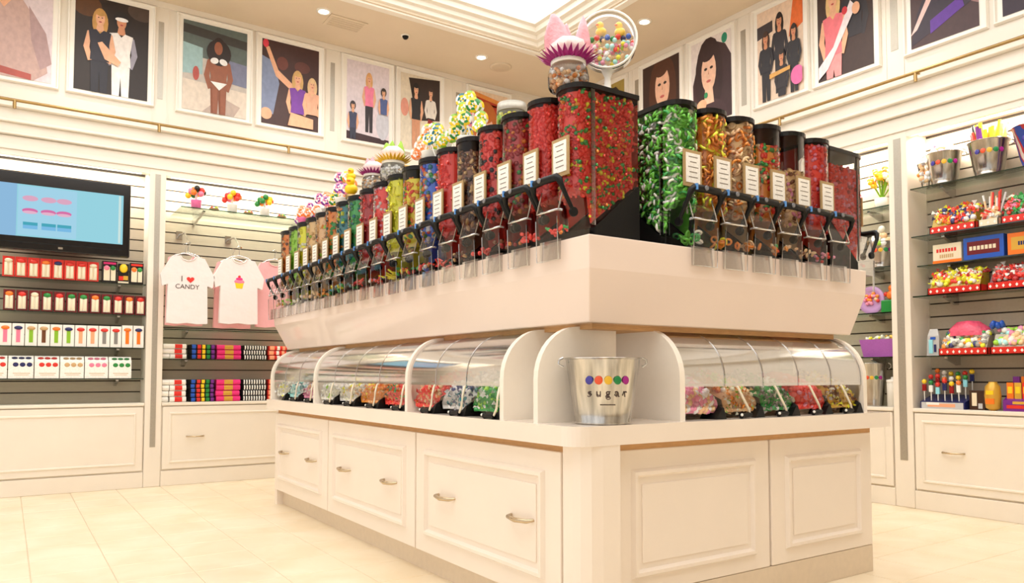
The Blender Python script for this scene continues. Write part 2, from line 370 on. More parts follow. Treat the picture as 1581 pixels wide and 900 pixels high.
# strip lamps under the head of each bay
def bay_lamp(left, a, b2, lab):
    w = b2-a-.1
    if left: loc = ((a+b2)/2, YL+.10, 3.07)
    else: loc = (XR+.10, (a+b2)/2, 3.07)
    t = thing('strip_lamp', lab, 'strip lamp', loc, 0 if left else math.pi/2, 'strip lamps in the heads of the shelf bays')
    MB().box(-w/2, w/2, -.03, .03, -.025, .01).build('housing', 'channel_metal', t); MB().box(-w/2+.01, w/2-.01, -.02, .02, -.031, -.025).build('diffuser', 'bay_lens', t)
    ld = bpy.data.lights.new('strip_glow', 'AREA'); ld.shape = 'RECTANGLE'; ld.size = w; ld.size_y = .06; ld.energy = BAY_W*w; ld.color = (1, .92, .78)
    lo = bpy.data.objects.new('strip_glow', ld); COL.objects.link(lo); lo.parent = t; lo.location = (0, 0, -.035)
    lo.rotation_euler = (math.radians(22), 0, 0) if left else (math.radians(-22), 0, 0)
bay_lamp(True, *LB[0], 'lit strip lamp in the head of the television bay'); bay_lamp(True, *LB[1], 'lit strip lamp in the head of the T-shirt bay')
bay_lamp(True, *LB[2], 'lit strip lamp in the bay hidden behind the candy island'); bay_lamp(False, *RB[0], 'lit strip lamp above the tin buckets on the right wall')
bay_lamp(False, *RB[1], 'lit strip lamp above the yellow bouquet in the far right bay')
# brass rails with pegs
def rail(left):
    t = thing('brass_rail', 'long thin brass ladder rail below the posters on the %s wall' % ('left' if left else 'right'), 'rail', (0, YL-.10, 3.495) if left else (XR-.10, 0, 3.495))
    if left: MB().tube([(-3.5, 0, 0), (XR-.12, 0, 0)], .014, n=8).build('bar', 'brass', t); pos = [-1.2, 0.0, 1.17, 2.43, 3.7, 4.95]
    else: MB().tube([(0, -2, 0), (0, YL-.12, 0)], .014, n=8).build('bar', 'brass', t); pos = [.6, 1.88, 3.16, 4.44, 5.7, 7.0]
    for p in pos:
        c0 = (p, 0, 0) if left else (0, p, 0); e = (p, .06, -.0) if left else (.06, p, 0)
        MB().tube([c0, (c0[0], c0[1], -.075)], .014, n=8).tube([c0, e], .009, n=6).build('peg', 'brass', t)
rail(True); rail(False)
# base cabinets
def cabinet(left, a, b2, lab, handles):
    """local: x along the wall, -y towards the room"""
    w = b2-a
    t = thing('base_cabinet', lab, 'cabinet', ((a+b2)/2, YL, 0) if left else (XR, (a+b2)/2, 0), 0 if left else HALF)
    MB().box(-w/2+.002, w/2-.002, .02, DEP-.035, 0, .775).build('carcass', 'cabinet_paint', t)
    MB().box(-w/2+.002, w/2-.002, 0, .03, 0, .145).build('plinth', 'cabinet_paint', t, bevel=.004)
    MB().box(-w/2+.002, w/2-.002, -.012, DEP-.035, .775, .805).build('ledge', 'cabinet_paint', t, bevel=.006)
    d = MB().box(-w/2+.012, w/2-.012, -.004, .02, .16, .765).build('drawer_front', 'cabinet_paint', t, bevel=.004)
    MB().frame(-w/2+.07, w/2-.07, .215, .71, .024, -.014, -.004).build('moulding', 'cabinet_paint', d)
    for hx in handles: MB().tube([(hx-.08, -.005, .47), (hx-.07, -.035, .47), (hx, -.045, .468), (hx+.07, -.035, .47), (hx+.08, -.005, .47)], .008, n=6).build('handle', 'nickel', d)
cabinet(True, *LB[0], 'cream base cabinet with plain moulded front under the television bay', [])
cabinet(True, *LB[1], 'cream base cabinet with a nickel pull under the T-shirt bay', [-.49, .49])
cabinet(True, *LB[2], 'cream base cabinet hidden behind the candy island on the left wall', [])
cabinet(False, *RB[0], 'cream base cabinet with a nickel pull under the right candy shelves', [-.54, .54])
cabinet(False, *RB[1], 'cream base cabinet behind the right end of the candy island', [])
cabinet(False, *RB[2], 'cream base cabinet in the far corner of the right wall', [])
# ------------------------------------------------------------------ the candy island
FX, FY, EX, EY = 1.89, 2.39, 3.98, 6.41         # outer faces of the island base
isl = thing('candy_island', 'cream painted candy island base with moulded drawer fronts', 'island', (0, 0, 0))
MB().box(FX+.03, EX-.002, FY+.03, EY, .12, .76).build('carcass', 'island_paint', isl)
MB().box(FX+.055, EX-.03, FY+.05, EY-.03, 0, .12).build('toe_kick', 'toe_paint', isl)
for a, b2 in ((EY-.06, EY),): MB().box(FX+.005, FX+.06, a, b2, 0, .12).build('foot', 'island_paint', isl)
MB().box(FX+.02, EX, FY+.006, EY-.02, .755, .788).build('reveal_strip', 'reveal_tan', isl)  # tan strip set back between the counter and the drawer fronts
# corner post, flush with the counter
MB().prism([(1.892, 2.46), (1.892, 2.398), (1.905, 2.362), (1.935, 2.330), (1.985, 2.318), (2.075, 2.318), (2.085, 2.40), (1.95, 2.46)], 2, 0, .788).build('corner_post', 'island_paint', isl)
def front(poly, left, a, b2, z0, z1, handles, top_only=False):
    d = MB()
    if left: d.box(FX, FX+.03, a+.004, b2-.004, z0, z1)
    else: d.box(a+.004, b2-.004, FY, FY+.03, z0, z1)
    o = d.build('drawer_front' if handles else 'end_panel', 'island_paint', isl, bevel=.005)
    m = MB(); A, B, Z0, Z1 = a+.11, b2-.11, .215, .672
    m.frame(A, B, Z0, Z1, .036, (FX if left else FY)-.018, FX if left else FY, left)
    m.build('moulding', 'island_paint', o)
    i = MB()
    if left: i.box(FX-.006, FX+.001, A+.06, B-.06, Z0+.06, Z1-.065)
    else: i.box(A+.06, B-.06, FY-.006, FY+.001, Z0+.06, Z1-.065)
    i.build('raised_field', 'island_paint', o, bevel=.005)
    for y in handles:
        h = MB().tube([(FX-.004, y-.085, .452), (FX-.035, y-.07, .449), (FX-.048, y, .446), (FX-.035, y+.07, .449), (FX-.004, y+.085, .452)], [.007, .010, .011, .010, .007], n=8)
        h.build('handle', 'nickel', o)
for a, b2, hs in ((5.158, 6.41, (6.10, 5.45)), (3.792, 5.152, (4.80, 4.10)), (2.47, 3.786, (3.42, 2.74))): front(None, True, a, b2, .122, .755, hs)
for a, b2 in ((2.088, 3.105), (3.112, EX)): front(None, False, a, b2, .145, .755, ())
MB().box(2.088, EX, FY+.002, FY+.03, 0, .143).build('base_board', 'toe_paint', isl, bevel=.003)
# counter slab with rounded near corner
CX0, CX1, CY0, CY1, CZ = 1.84, 4.05, 2.315, 6.50, .868
R_ = .09
poly = [(CX0+R_-R_*math.sin(t), CY0+R_-R_*math.cos(t)) for t in [math.pi/2*(1-i/8) for i in range(9)]] + [(CX1, CY0), (CX1, CY1), (CX0, CY1)]
ct = MB().prism(poly, 2, .788, CZ).build('island_counter', 'counter_white', bevel=.006)
tag(ct, 'thick glossy white counter slab with rounded corner on the candy island', 'countertop')
# stand above the counter: core, flared box, arched dividers
st = thing('dispenser_stand', 'glossy flared white box carrying the candy dispensers, with arched dividers beneath', 'display stand', (0, 0, CZ))
def sz(z): return z-CZ
WT, WM, WB = 1.655, 1.515, 1.293
MB().prism([(2.27, 3.02), (2.52, 2.78), (3.72, 2.78), (3.72, 6.3), (2.27, 6.3)], 2, 0, sz(WB)).build('core', 'divider_white', st)
def ring(x0, y0, x1, y1, z): return [(x0, y0, z), (x1, y0, z), (x1, y1, z), (x0, y1, z)]
w = MB(); r0 = ring(2.03, 2.455, 3.91, 6.56, sz(WB)); r1 = ring(1.99, 2.405, 3.985, 6.82, sz(WM)); r2 = ring(1.985, 2.40, 3.99, 6.85, sz(WT))
vs = r0+r1+r2; fs = [(3, 2, 1, 0), (8, 9, 10, 11)]
for k in (0, 4):
    for i in range(4): j = (i+1) % 4; fs.append((k+i, k+j, k+4+j, k+4+i))
w.add(vs, fs).build('flared_box', 'island_gloss', st, bevel=.006)
MB().box(2.10, 3.85, 2.52, 6.45, sz(WB)-.022, sz(WB)+.001).build('under_board', 'reveal_tan', st)
arch = [(0, 0), (0, .185)]+[(.23-.23*math.cos(t), .185+.232*math.sin(t)) for t in [math.pi/2*i/10 for i in range(1, 11)]]+[(.44, .417), (.44, 0)]
AL, AR = 1.87, 2.36
am = MB().prism(arch, 0, -.016, .016).mesh('arch_divider')
DL = [6.48, 5.40, 3.87, 2.885, 2.62]; DR = [2.48, 3.885]
for y in DL: inst('arch_divider', am, 'divider_white', st, (AL, y, 0), (0, 0, HALF))
for x in DR: inst('arch_divider', am, 'divider_white', st, (x, AR, 0))

# ------------------------------------------------------------------ candy pieces
def tmpl(fn):
    b = MB(); fn(b); return np.array(b.v), b.f
T_BALL = tmpl(lambda b: b.ball((0, 0, 0), 1, n=6, m=4)); T_BEAN = tmpl(lambda b: b.ball((0, 0, 0), 1, n=6, m=4, sc=(1.5, .8, .8)))
T_BEAR = tmpl(lambda b: (b.ball((0, 0, -.3), .8, n=6, m=4, sc=(.9, .8, 1.1)), b.ball((0, 0, .8), .55, n=5, m=3)))
T_CUBE = tmpl(lambda b: b.box(-.9, .9, -.7, .7, -.5, .5)); T_STRIP = tmpl(lambda b: b.box(-2.2, 2.2, -.45, .45, -.35, .35))
def _ring(b):
    n, m_ = 9, 5; vs = []; fs = []
    for i in range(n):
        a = 2*math.pi*i/n
        for j in range(m_):
            q = 2*math.pi*j/m_; r = 1.1+.45*math.cos(q); vs.append((r*math.cos(a), r*math.sin(a), .45*math.sin(q)))
    for i in range(n):
        for j in range(m_): fs.append((i*m_+j, ((i+1) % n)*m_+j, ((i+1) % n)*m_+(j+1) % m_, i*m_+(j+1) % m_))
    b.add(vs, fs)
T_RING = tmpl(_ring)
def _wrap(b): b.ball((0, 0, 0), .8, n=6, m=4); b.add([(-.6, 0, 0), (-1.7, .6, .2), (-1.7, -.6, -.2), (.6, 0, 0), (1.7, .6, -.2), (1.7, -.6, .2)], [(0, 1, 2), (3, 4, 5)])
T_WRAP = tmpl(_wrap)
TT = dict(ball=T_BALL, bean=T_BEAN, bear=T_BEAR, cube=T_CUBE, strip=T_STRIP, ring=T_RING, wrap=T_WRAP)
rng = np.random.default_rng(5)
def rrot():
    q = rng.normal(size=4); q /= np.linalg.norm(q); a, b, c_, d = q
    return np.array([[1-2*(c_*c_+d*d), 2*(b*c_-a*d), 2*(b*d+a*c_)], [2*(b*c_+a*d), 1-2*(b*b+d*d), 2*(c_*d-a*b)], [2*(b*d-a*c_), 2*(c_*d+a*b), 1-2*(b*b+c_*c_)]])
def piece(mb, kind, pos, s, col):
    V, F = TT[kind]; v = (V*s)@rrot().T+np.array(pos); mb.add(v.tolist(), F, col, kind not in ('cube', 'strip'))
def pick(pal):
    ks, ws = zip(*pal); w_ = np.array(ws, float); c_ = K[ks[rng.choice(len(ks), p=w_/w_.sum())]] if isinstance(ks[0], str) else ks[0]
    f = 1.25+.4*rng.random(); return tuple(min(.92, v*f+.022) for v in c_)

# ------------------------------------------------------------------ gravity dispensers (local: front faces -y, origin on stand top under the front)
DW = .098
def outline(inset=0., n=12):
    r = DW-inset
    o = [(r*-math.cos(math.pi*i/n), .10-r*math.sin(math.pi*i/n)) for i in range(n+1)]
    return [(-r, .37-inset)]+o+[(r, .37-inset)]
def zb(y): return .20 if y < .095 else .075+(y-.10)/.27*.21
def shell_mesh():
    b = MB(); o = outline(); n = len(o)
    vs = [(x, y, zb(y)) for x, y in o]+[(x, y, .695) for x, y in o]
    b.add(vs, [(i, i+1, n+i+1, n+i) for i in range(n-1)], smooth=True); b.add(vs, [(n-1, 0, n, 2*n-1)]); return b.mesh('hopper')
def lid_mesh():
    b = MB(); o = outline(-.006); oo = outline(.004); n = len(o)
    b.prism(o, 2, .692, .714); b.prism(outline(.012), 2, .714, .722); return b.mesh('lid')
def base_mesh():
    b = MB(); b.prism([(.11, 0), (.38, 0), (.38, .285), (.365, .285), (.11, .072)], 0, -DW+.002, DW-.002)
    b.box(-.07, .07, .06, .12, 0, .06); return b.mesh('base')
def handle_mesh():
    b = MB(); x = .104
    path = [(-x, -.02, .13), (-x, -.045, .17), (-x, -.078, .225), (-x+.006, -.088, .255), (-x+.022, -.09, .268), (0, -.092, .27), (x-.022, -.09, .268), (x-.006, -.088, .255), (x, -.078, .225), (x, -.045, .17), (x, -.02, .13)]
    b.tube(path, [.009, .009, .011, .016, .018, .018, .018, .016, .011, .009, .009], n=8); return b.mesh('handle')
def knob_mesh():
    return MB().lathe([(.02, -.008), (.022, 0), (.02, .008)], n=12, ax=0).mesh('pivot_knob')
def spout_mesh():
    b = MB(); p = [(.10, .235), (-.05, .235), (-.082, .13), (-.088, .09), (-.086, .02), (-.080, -.085), (-.066, -.085), (-.064, .006), (.10, .012)]
    wv = .078; n = len(p)
    vs = [(-wv, y, z) for y, z in p]+[(wv, y, z) for y, z in p]
    b.add(vs, [tuple(range(n)), tuple(range(2*n-1, n-1, -1))]); b.add(vs, [(i, i+1, n+i+1, n+i) for i in (1, 2, 3, 4, 6, 7)]); return b.mesh('spout')
def lip_mesh():
    b = MB(); wv = .08
    b.tube([(-wv, -.06, .129), (-wv, -.076, .13), (-wv+.01, -.085, .13), (wv-.01, -.085, .13), (wv, -.076, .13), (wv, -.06, .129)], .005, n=6)
    b.tube([(-wv, -.08, .13), (-wv, -.05, .235)], .004, n=5).tube([(wv, -.08, .13), (wv, -.05, .235)], .004, n=5); return b.mesh('spout_rim')
def lip2_mesh():
    wv = .079; return MB().tube([(-wv, -.086, .10), (-wv, -.080, -.085), (wv, -.080, -.085), (wv, -.086, .10)], .0028, n=5).mesh('spout_lip')
def label_mesh(): return MB().box(-.061, .061, -.009, -.002, .300, .474).mesh('label_frame')
def card_mesh():
    b = MB().box(-.047, .047, -.0115, -.009, .318, .458, K['white'])
    for k, wv in enumerate((.03, .022, .034, .026, .03)): b.box(-wv, wv, -.0122, -.0112, .438-k*.024, .442-k*.024, lin((120, 108, 96)))
    return b.mesh('card')
def tag_mesh():
    b = MB().box(-.086, -.076, -.111, -.098, .256, .284, lin((90, 150, 220)))
    return b.mesh('sticker')
def badge_mesh():
    b = MB()
    b.lathe([(.012, -.109), (.012, -.113), (.009, -.114)], (-.02, 0, .27), n=10, ax=1, col=lin((120, 120, 124))); return b.mesh('badge')
SH = dict(hopper=(shell_mesh(), 'acrylic'), lid=(lid_mesh(), 'lid_plastic'), base=(base_mesh(), 'black_plastic'), handle=(handle_mesh(), 'black_plastic'), spout=(spout_mesh(), 'acrylic_spout'), label_frame=(label_mesh(), 'kraft'))
LP2 = lip2_mesh(); KN, LI, CA, TG, BG = knob_mesh(), lip_mesh(), card_mesh(), tag_mesh(), badge_mesh()
PST = MB()
for s_ in (-1, 1): PST.box(s_*DW-.002, s_*DW+.002, .09, .112, .08, .69)
PST = PST.mesh('corner_strip')
def dispenser(loc, rz, lab, kind, pal, size, npc, level=.68, sides=()):
    t = thing('candy_dispenser', lab, 'candy dispenser', loc, rz, 'gravity candy dispensers on the island')
    parts = {}
    for nm, (me, mt) in SH.items(): parts[nm] = inst(nm, me, mt, t)
    inst('pivot_knob', KN, 'black_plastic', parts['handle'], (-.104, -.016, .122)); inst('pivot_knob', KN, 'black_plastic', parts['handle'], (.104, -.016, .122)); inst('spout_rim', LI, 'acrylic_edge', parts['spout']); inst('spout_lip', LP2, 'acrylic_edge', parts['spout']); inst('card', CA, 'print', parts['label_frame'])
    inst('sticker', TG, 'gloss_print', parts['handle']); inst('badge', BG, 'gloss_print', parts['handle']); inst('corner_strip', PST, 'acrylic_strip', parts['hopper'])
    # candy: packed core with single pieces over its visible faces
    b = MB(); size *= 1.22; ins = .006+size*1.0; o = outline(ins); n = len(o); main = pick([pal[0]])
    vs = [(x, y, zb(y)+.012) for x, y in o]+[(x, y, level) for x, y in o]
    b.add(vs, [(i, i+1, n+i+1, n+i) for i in range(n-1)]+[(n-1, 0, n, 2*n-1)]+[tuple(range(n, 2*n))], main)
    r = DW-.006-size*.85
    for k in range(npc):
        a = math.pi*(.0+rng.random()); z = .21+(level-.21)*rng.random()**.95
        piece(b, kind, (-r*math.cos(a), .10-r*math.sin(a), z), size*(.85+.35*rng.random()), pick(pal))
    for k in range(npc//6): piece(b, kind, ((rng.random()-.5)*.15, .04+rng.random()*.28, level), size, pick(pal))
    for s_ in sides:
        for k in range(int(npc*1.7)):
            y = .10+.25*rng.random(); z0 = zb(y)+.02; piece(b, kind, (s_*r, y, z0+(level-z0)*rng.random()), size*(.85+.35*rng.random()), pick(pal))
    for k in range(12): piece(b, kind, ((rng.random()-.5)*.12, -.04+.10*rng.random(), .04+.04*rng.random()), size*.9, pick(pal))   # in the spout
    tag(b.build('candy', 'candy', t), kind='stuff')
    return t
LROW = [
 ('red, green and orange gummy bears', 'bear', [('red', 8), ('green', 1.8), ('orange', 1.3), ('yellow', .6)], .0125), ('bright red gummy fish', 'bean', [('red', 1)], .011),
 ('dark mixed red, orange and green drops', 'ball', [('dred', 4), ('orange', 2), ('green', 1.4), ('brown', 2)], .010), ('red and black berries', 'ball', [('red', 5), ('black', 2.6)], .0115),
 ('brown cola pieces', 'bean', [('brown', 4), ('tan', 2), ('dbrown', 3)], .010), ('plain red twists', 'strip', [('red', 1)], .008),
 ('blue, white and orange gumballs', 'ball', [('blue', 2), ('white', 2), ('orange', 2), ('green', 1), ('red', 1.5), ('teal', 1)], .0125), ('rainbow jelly beans', 'bean', [('yellow', 2), ('green', 2), ('orange', 3), ('red', 2)], .011),
 ('solid yellow sticks', 'strip', [('yellow', 1)], .010), ('red and white speckled sweets', 'ball', [('red', 4), ('white', 2), ('pink', 2)], .010),
 ('deep red liquorice', 'strip', [('dred', 3), ('red', 2)], .009), ('dark green and teal drops', 'ball', [('green', 3), ('teal', 3), ('brown', 1), ('orange', .6)], .010),
 ('teal, orange and yellow chews', 'cube', [('teal', 2), ('orange', 2), ('yellow', 1), ('green', 2)], .010), ('orange and green chews', 'cube', [('orange', 3), ('green', 2)], .010),
 ('pale mixed fruit chews', 'cube', [('peach', 2), ('tan', 2), ('orange', 1), ('lime', 1)], .010), ('tan nut clusters', 'ball', [('tan', 3), ('ivory', 1), ('lime', .5)], .010),
 ('pale yellow drops', 'ball', [('yellow', 1), ('ivory', 2)], .010), ('lime green drops', 'ball', [('lime', 1)], .010), ('orange brown drops', 'ball', [('orange', 1), ('tan', 2), ('brown', .6)], .010)]
DX, DY = 2.04, 2.462
for i, (what, kind, pal, s_) in enumerate(LROW):
    lab = 'clear dispenser of %s, %s' % (what, 'at the island corner' if i == 0 else ORD[i]+' in the long row')
    dispenser((DX, 2.655+.231*i, WT), HALF, lab, kind, pal, s_ if i < 11 else .012, [330, 300, 260, 240, 230, 160, 210, 190, 110, 150, 100, 110, 90, 80, 80, 70, 60, 60, 60][i], .64 if i in (4, 7) else .682, (1,) if i == 0 else ())
RROW = [('green apple gummy rings', 'ring', [('apple', 5), ('green', 1.2), ('ivory', 1.7)], .0125, .682), ('orange and yellow gummy rings', 'ring', [('orange', 4), ('yellow', 2.2)], .012, .682), ('peach coloured gummy rings', 'ring', [('peach', 4), ('orange', 2)], .012, .682),
 ('red, orange and green drops', 'bean', [('orange', 2), ('red', 2.5), ('green', 1.6), ('peach', 2)], .011, .61), ('tan and pink nuts, part empty', 'bean', [('tan', 3), ('pink', 1), ('brown', 1), ('peach', 2)], .010, .51), ('pinkish red sour drops', 'ball', [('red', 2), ('pink', 1.6)], .009, .682)]
for i, (what, kind, pal, s_, lv) in enumerate(RROW):
    dispenser((2.662+.2115*i, DY, WT), 0, 'clear dispenser of %s, %s in the short row' % (what, ORD[i]), kind, pal, s_, [300, 240, 220, 220, 200, 220][i], lv, (-1,) if i == 0 else ())
dispenser((4.22, 2.62, WT), -HALF, 'clear candy dispenser of red sours seen from its side at the island end', 'ball', [('red', 3), ('dred', .6), ('pink', 1.4)], .0095, 140, .62, (-1,))
dispenser((4.22, 2.85, WT), -HALF, 'clear candy dispenser of brown sours behind the one at the island end', 'ball', [('brown', 3), ('dred', 1)], .0095, 60, .60)

# ------------------------------------------------------------------ acrylic bins under the stand (local: front faces -y)
def hood_curve(): return [(.012, .150), (.012, .186)]+[(.232-.220*math.cos(t), .186+.218*math.sin(t)) for t in [math.pi/2*i/10 for i in range(1, 11)]]
def sheet(b, curve, x0, x1, smooth=True):
    n = len(curve); vs = [(x0, y, z) for y, z in curve]+[(x1, y, z) for y, z in curve]
    b.add(vs, [(i, i+1, n+i+1, n+i) for i in range(n-1)], smooth=smooth)
def bin_(loc, rz, wd, lab, pal, kind, size, npc):
    t = thing('acrylic_candy_bin', lab, 'candy bin', loc, rz, 'clear scoop bins on the island counter')
    x0, x1 = -wd/2+.004, wd/2-.004
    b = MB(); sheet(b, hood_curve(), x0, x1); b.build('hood', 'hood_acrylic', t)
    b = MB(); sheet(b, [(.030, .160), (.022, .11), (.030, .06), (.06, .025), (.11, .012), (.36, .012)], x0, x1); tr = b.build('tray', 'acrylic', t)
    MB().tube([(x0, .028, .160), (x1, .028, .160)], .004, n=6).build('tray_lip', 'acrylic_edge', tr)
    for x in (x0, x1):
        hc = hood_curve(); b = MB(); poly = [(.03, .02)]+hc+[(.38, .404), (.38, .02)]
        b.add([(x, y, z) for y, z in poly], [tuple(range(len(poly)))]); sd = b.build('side_wall', 'acrylic', t)
        if x == x1: MB().tube([(x, y, z) for y, z in hc], .003, n=5).build('edge_trim', 'acrylic_edge', sd)
    MB().add([(x1-.07, .0, 0), (x1, .0, 0), (x1, .10, 0), (x1-.07, .10, 0), (x1-.012, .015, .05), (x1, .015, .05), (x1, .10, .10), (x1-.012, .10, .10)],
             [(0, 1, 5, 4), (1, 2, 6, 5), (2, 3, 7, 6), (3, 0, 4, 7), (4, 5, 6, 7), (3, 2, 1, 0)]).build('bracket', 'black_plastic', t)
    b = MB(); main = tuple(v*.9 for v in pick([pal[0]])); n = 6; vs = []; fs = []
    prof = [(.045, .03), (.040, .08), (.050, .125), (.12, .17), (.22, .20), (.36, .21)]
    for i in range(n+1):
        x = x0+.012+(x1-x0-.024)*i/n; s_ = 1-.35*abs(i/n*2-1)**2
        for y, z in prof: vs.append((x, y, .02+(z-.02)*s_))
    m_ = len(prof)
    for i in range(n):
        for j in range(m_-1): fs.append((i*m_+j, i*m_+j+1, (i+1)*m_+j+1, (i+1)*m_+j))
    b.add(vs, fs, main)
    for k in range(npc):
        x = x0+.03+(x1-x0-.06)*rng.random(); q = rng.random()*4.6; j = int(q); f = q-j; s_ = 1-.35*abs((x-x0)/(x1-x0)*2-1)**2
        y = prof[j][0]+f*(prof[min(j+1, 5)][0]-prof[j][0]); z = prof[j][1]+f*(prof[min(j+1, 5)][1]-prof[j][1])
        piece(b, kind, (x, y+.008, .028+(z-.02)*s_), size*(.8+.4*rng.random()), pick(pal))
    tag(b.build('candy_heap', 'candy', t), kind='stuff')
def scoop(loc, rz, lab, bend=1):
    t = thing('candy_scoop', lab, 'scoop', loc, rz, 'scoops tethered along the counter')
    MB().tube([(-.035, -.012, .014), (.03, -.006, .017)], [.012, .013], n=8).ball((-.04, -.012, .014), .015, n=8, m=6).build('grip', 'black_plastic', t)
    MB().ball((-.048, -.022, .018), .007, n=8, m=6).build('rivet', 'white_card', t)
    MB().tube([(.03, -.006, .018), (.035+.03*bend, -.014, .05), (.02+.045*bend, -.008, .10), (.01+.05*bend, .006, .145), (.01+.055*bend, .010, .150)], .006, n=6).build('tether', 'white_cord', t)
BL = {0: [('white and yellow', [('ivory', 3), ('yellow', 1), ('white', 2)]), ('pale blue', [('cyan', 2), ('white', 2), ('teal', 1)]), ('pink', [('pink', 2), ('peach', 2), ('white', 1)])],
      1: [('pastel cream', [('ivory', 4), ('white', 2), ('lime', .5)]), ('cream and yellow', [('ivory', 3), ('yellow', 1), ('peach', 1)]), ('orange', [('orange', 3), ('peach', 1), ('yellow', .8)]), ('red and green', [('red', 3), ('orange', 1.5), ('green', 1)])],
      2: [('red and peach', [('red', 3), ('peach', 2), ('orange', 1)]), ('blue and silver', [('silver', 3), ('teal', 2), ('navy', 1.4), ('white', 1)]), ('green and white', [('green', 3), ('white', 2), ('lime', 2)])]}
WHERE = {0: 'far end', 1: 'middle section', 2: 'near section'}
for sec, (ya, yb_) in {0: (5.416, 6.464), 1: (3.886, 5.384), 2: (2.901, 3.854)}.items():
    L_ = BL[sec]; wd = (yb_-ya)/len(L_)
    for k, (nm, pal) in enumerate(L_):
        yc = yb_-wd*(k+.5)
        bin_((AL, yc, CZ), HALF, wd, 'clear hooded bin of %s candy in the %s under the long row' % (nm, WHERE[sec]), pal, 'wrap', .017, 120)
        if sec or k: scoop((AL, yc-wd*.28, CZ), HALF, 'black-gripped scoop tethered before the bin of %s candy' % nm, 1)
RBN = [('pink and white marshmallow', [('pink', 2.5), ('peach', 2), ('white', 3)], 'ball', .019), ('peach and lime', [('peach', 3), ('lime', 1.4), ('orange', 1.4), ('ivory', 1)], 'wrap', .016), ('green and grey', [('green', 2), ('grey', 2), ('ivory', 1.6)], 'wrap', .016),
       ('bright red', [('red', 4), ('pink', 1)], 'ball', .016), ('yellow and brown', [('gold', 2), ('yellow', 1), ('brown', 2), ('ivory', 1)], 'wrap', .016)]
wd = (3.869-2.496)/5
for k, (nm, pal, kind, s_) in enumerate(RBN):
    xc = 2.496+wd*(k+.5); bin_((xc, AR, CZ), 0, wd, 'clear hooded bin of %s candy under the short row' % nm, pal, kind, s_, 170)
    if k: scoop((xc-wd*.05, AR, CZ), 0, 'black-gripped scoop tethered before the bin of %s sweets' % nm, -1)

# ------------------------------------------------------------------ tin buckets
pmat('letter_brown', (72, 52, 44), .5)
DOTS = [lin((64, 58, 150)), lin((224, 84, 44)), lin((226, 180, 50)), lin((30, 130, 70)), lin((160, 30, 130))]
def bucket(loc, lab, h, rt_, rb, face, letters=True, group=None, dot=.017, contents=None, body='tin'):
    """face: world heading of the printed side"""
    t = thing('tin_bucket', lab, 'bucket', loc, 0, group)
    b = MB().lathe([(.001, .004), (rb*.98, .004), (rb, 0), (rb+.004, .006), (rb, .014), (rb+(rt_-rb)*.2, h*.2), (rt_*.985, h*.97), (rt_, h*.975), (rt_+.006, h*.985), (rt_+.006, h*.995), (rt_, h), (rt_-.006, h*.99), (rb+.0, h*.25)], n=36)
    bd = b.build('pail', body, t)
    for s_ in (-1, 1):
        a = face+s_*math.pi/2; c_ = (math.cos(a), math.sin(a)); p = (c_[0]*(rt_+.008), c_[1]*(rt_+.008))
        MB().tube([(p[0], p[1], h*.86), (p[0]+c_[0]*.02, p[1]+c_[1]*.02, h*.90), (p[0]+c_[0]*.018, p[1]+c_[1]*.018, h*.97), (p[0], p[1], h)], .005, n=6).build('ear', 'chrome', t)
    def at(da, z, off=.002):
        r = rb+(rt_-rb)*z/h+off; a = face+da; return (r*math.cos(a), r*math.sin(a), z), a
    for k in range(5):
        p, a = at((k-2)*dot*2.35/rt_*1.06, h*.66)
        MB().ball((0, 0, 0), dot, DOTS[k], n=14, m=8, sc=(1, .22, 1.02)).build('candy_dot', 'gloss_print', bd, p, (0, 0, a+math.pi/2))
    if letters:
        for k, ch in enumerate('sugar'):
            p, a = at((k-2)*dot*2.35/rt_*1.10, h*.47, .0025)
            inst('letter', text_mesh(ch, dot*2.9, 'letter', .0008), 'letter_brown', bd, p, (math.pi/2-math.atan((rt_-rb)/h), 0, a+math.pi/2))
        for k in range(3):
            p, a = at((k-1)*.16, h*.30, .0015); MB().box(-.011, .011, -.0004, .0004, -.0016, .0016).build('small_print', 'letter_brown', bd, p, (0, 0, a+math.pi/2))
    return t
FACE = math.atan2(-1.0, -.62)
bucket((2.085, 2.435, CZ), 'silver tin bucket with five coloured dots lettered sugar at the island corner', .275, .158, .116, FACE)
# stacked tubs in the narrow compartment
for k in range(3):
    MB_ = MB().lathe([(.055, 0), (.066, .045), (.072, .05), (.072, .058), (.001, .058)], n=20)
    o = MB_.build('paper_tub', 'white_card', None, (2.08, 2.75, CZ+.058*k+.0005)); tag(o, 'white paper tub in the narrow compartment, %s of three' % ('bottom', 'middle', 'top')[k], 'tub', 'stacked white paper tubs')
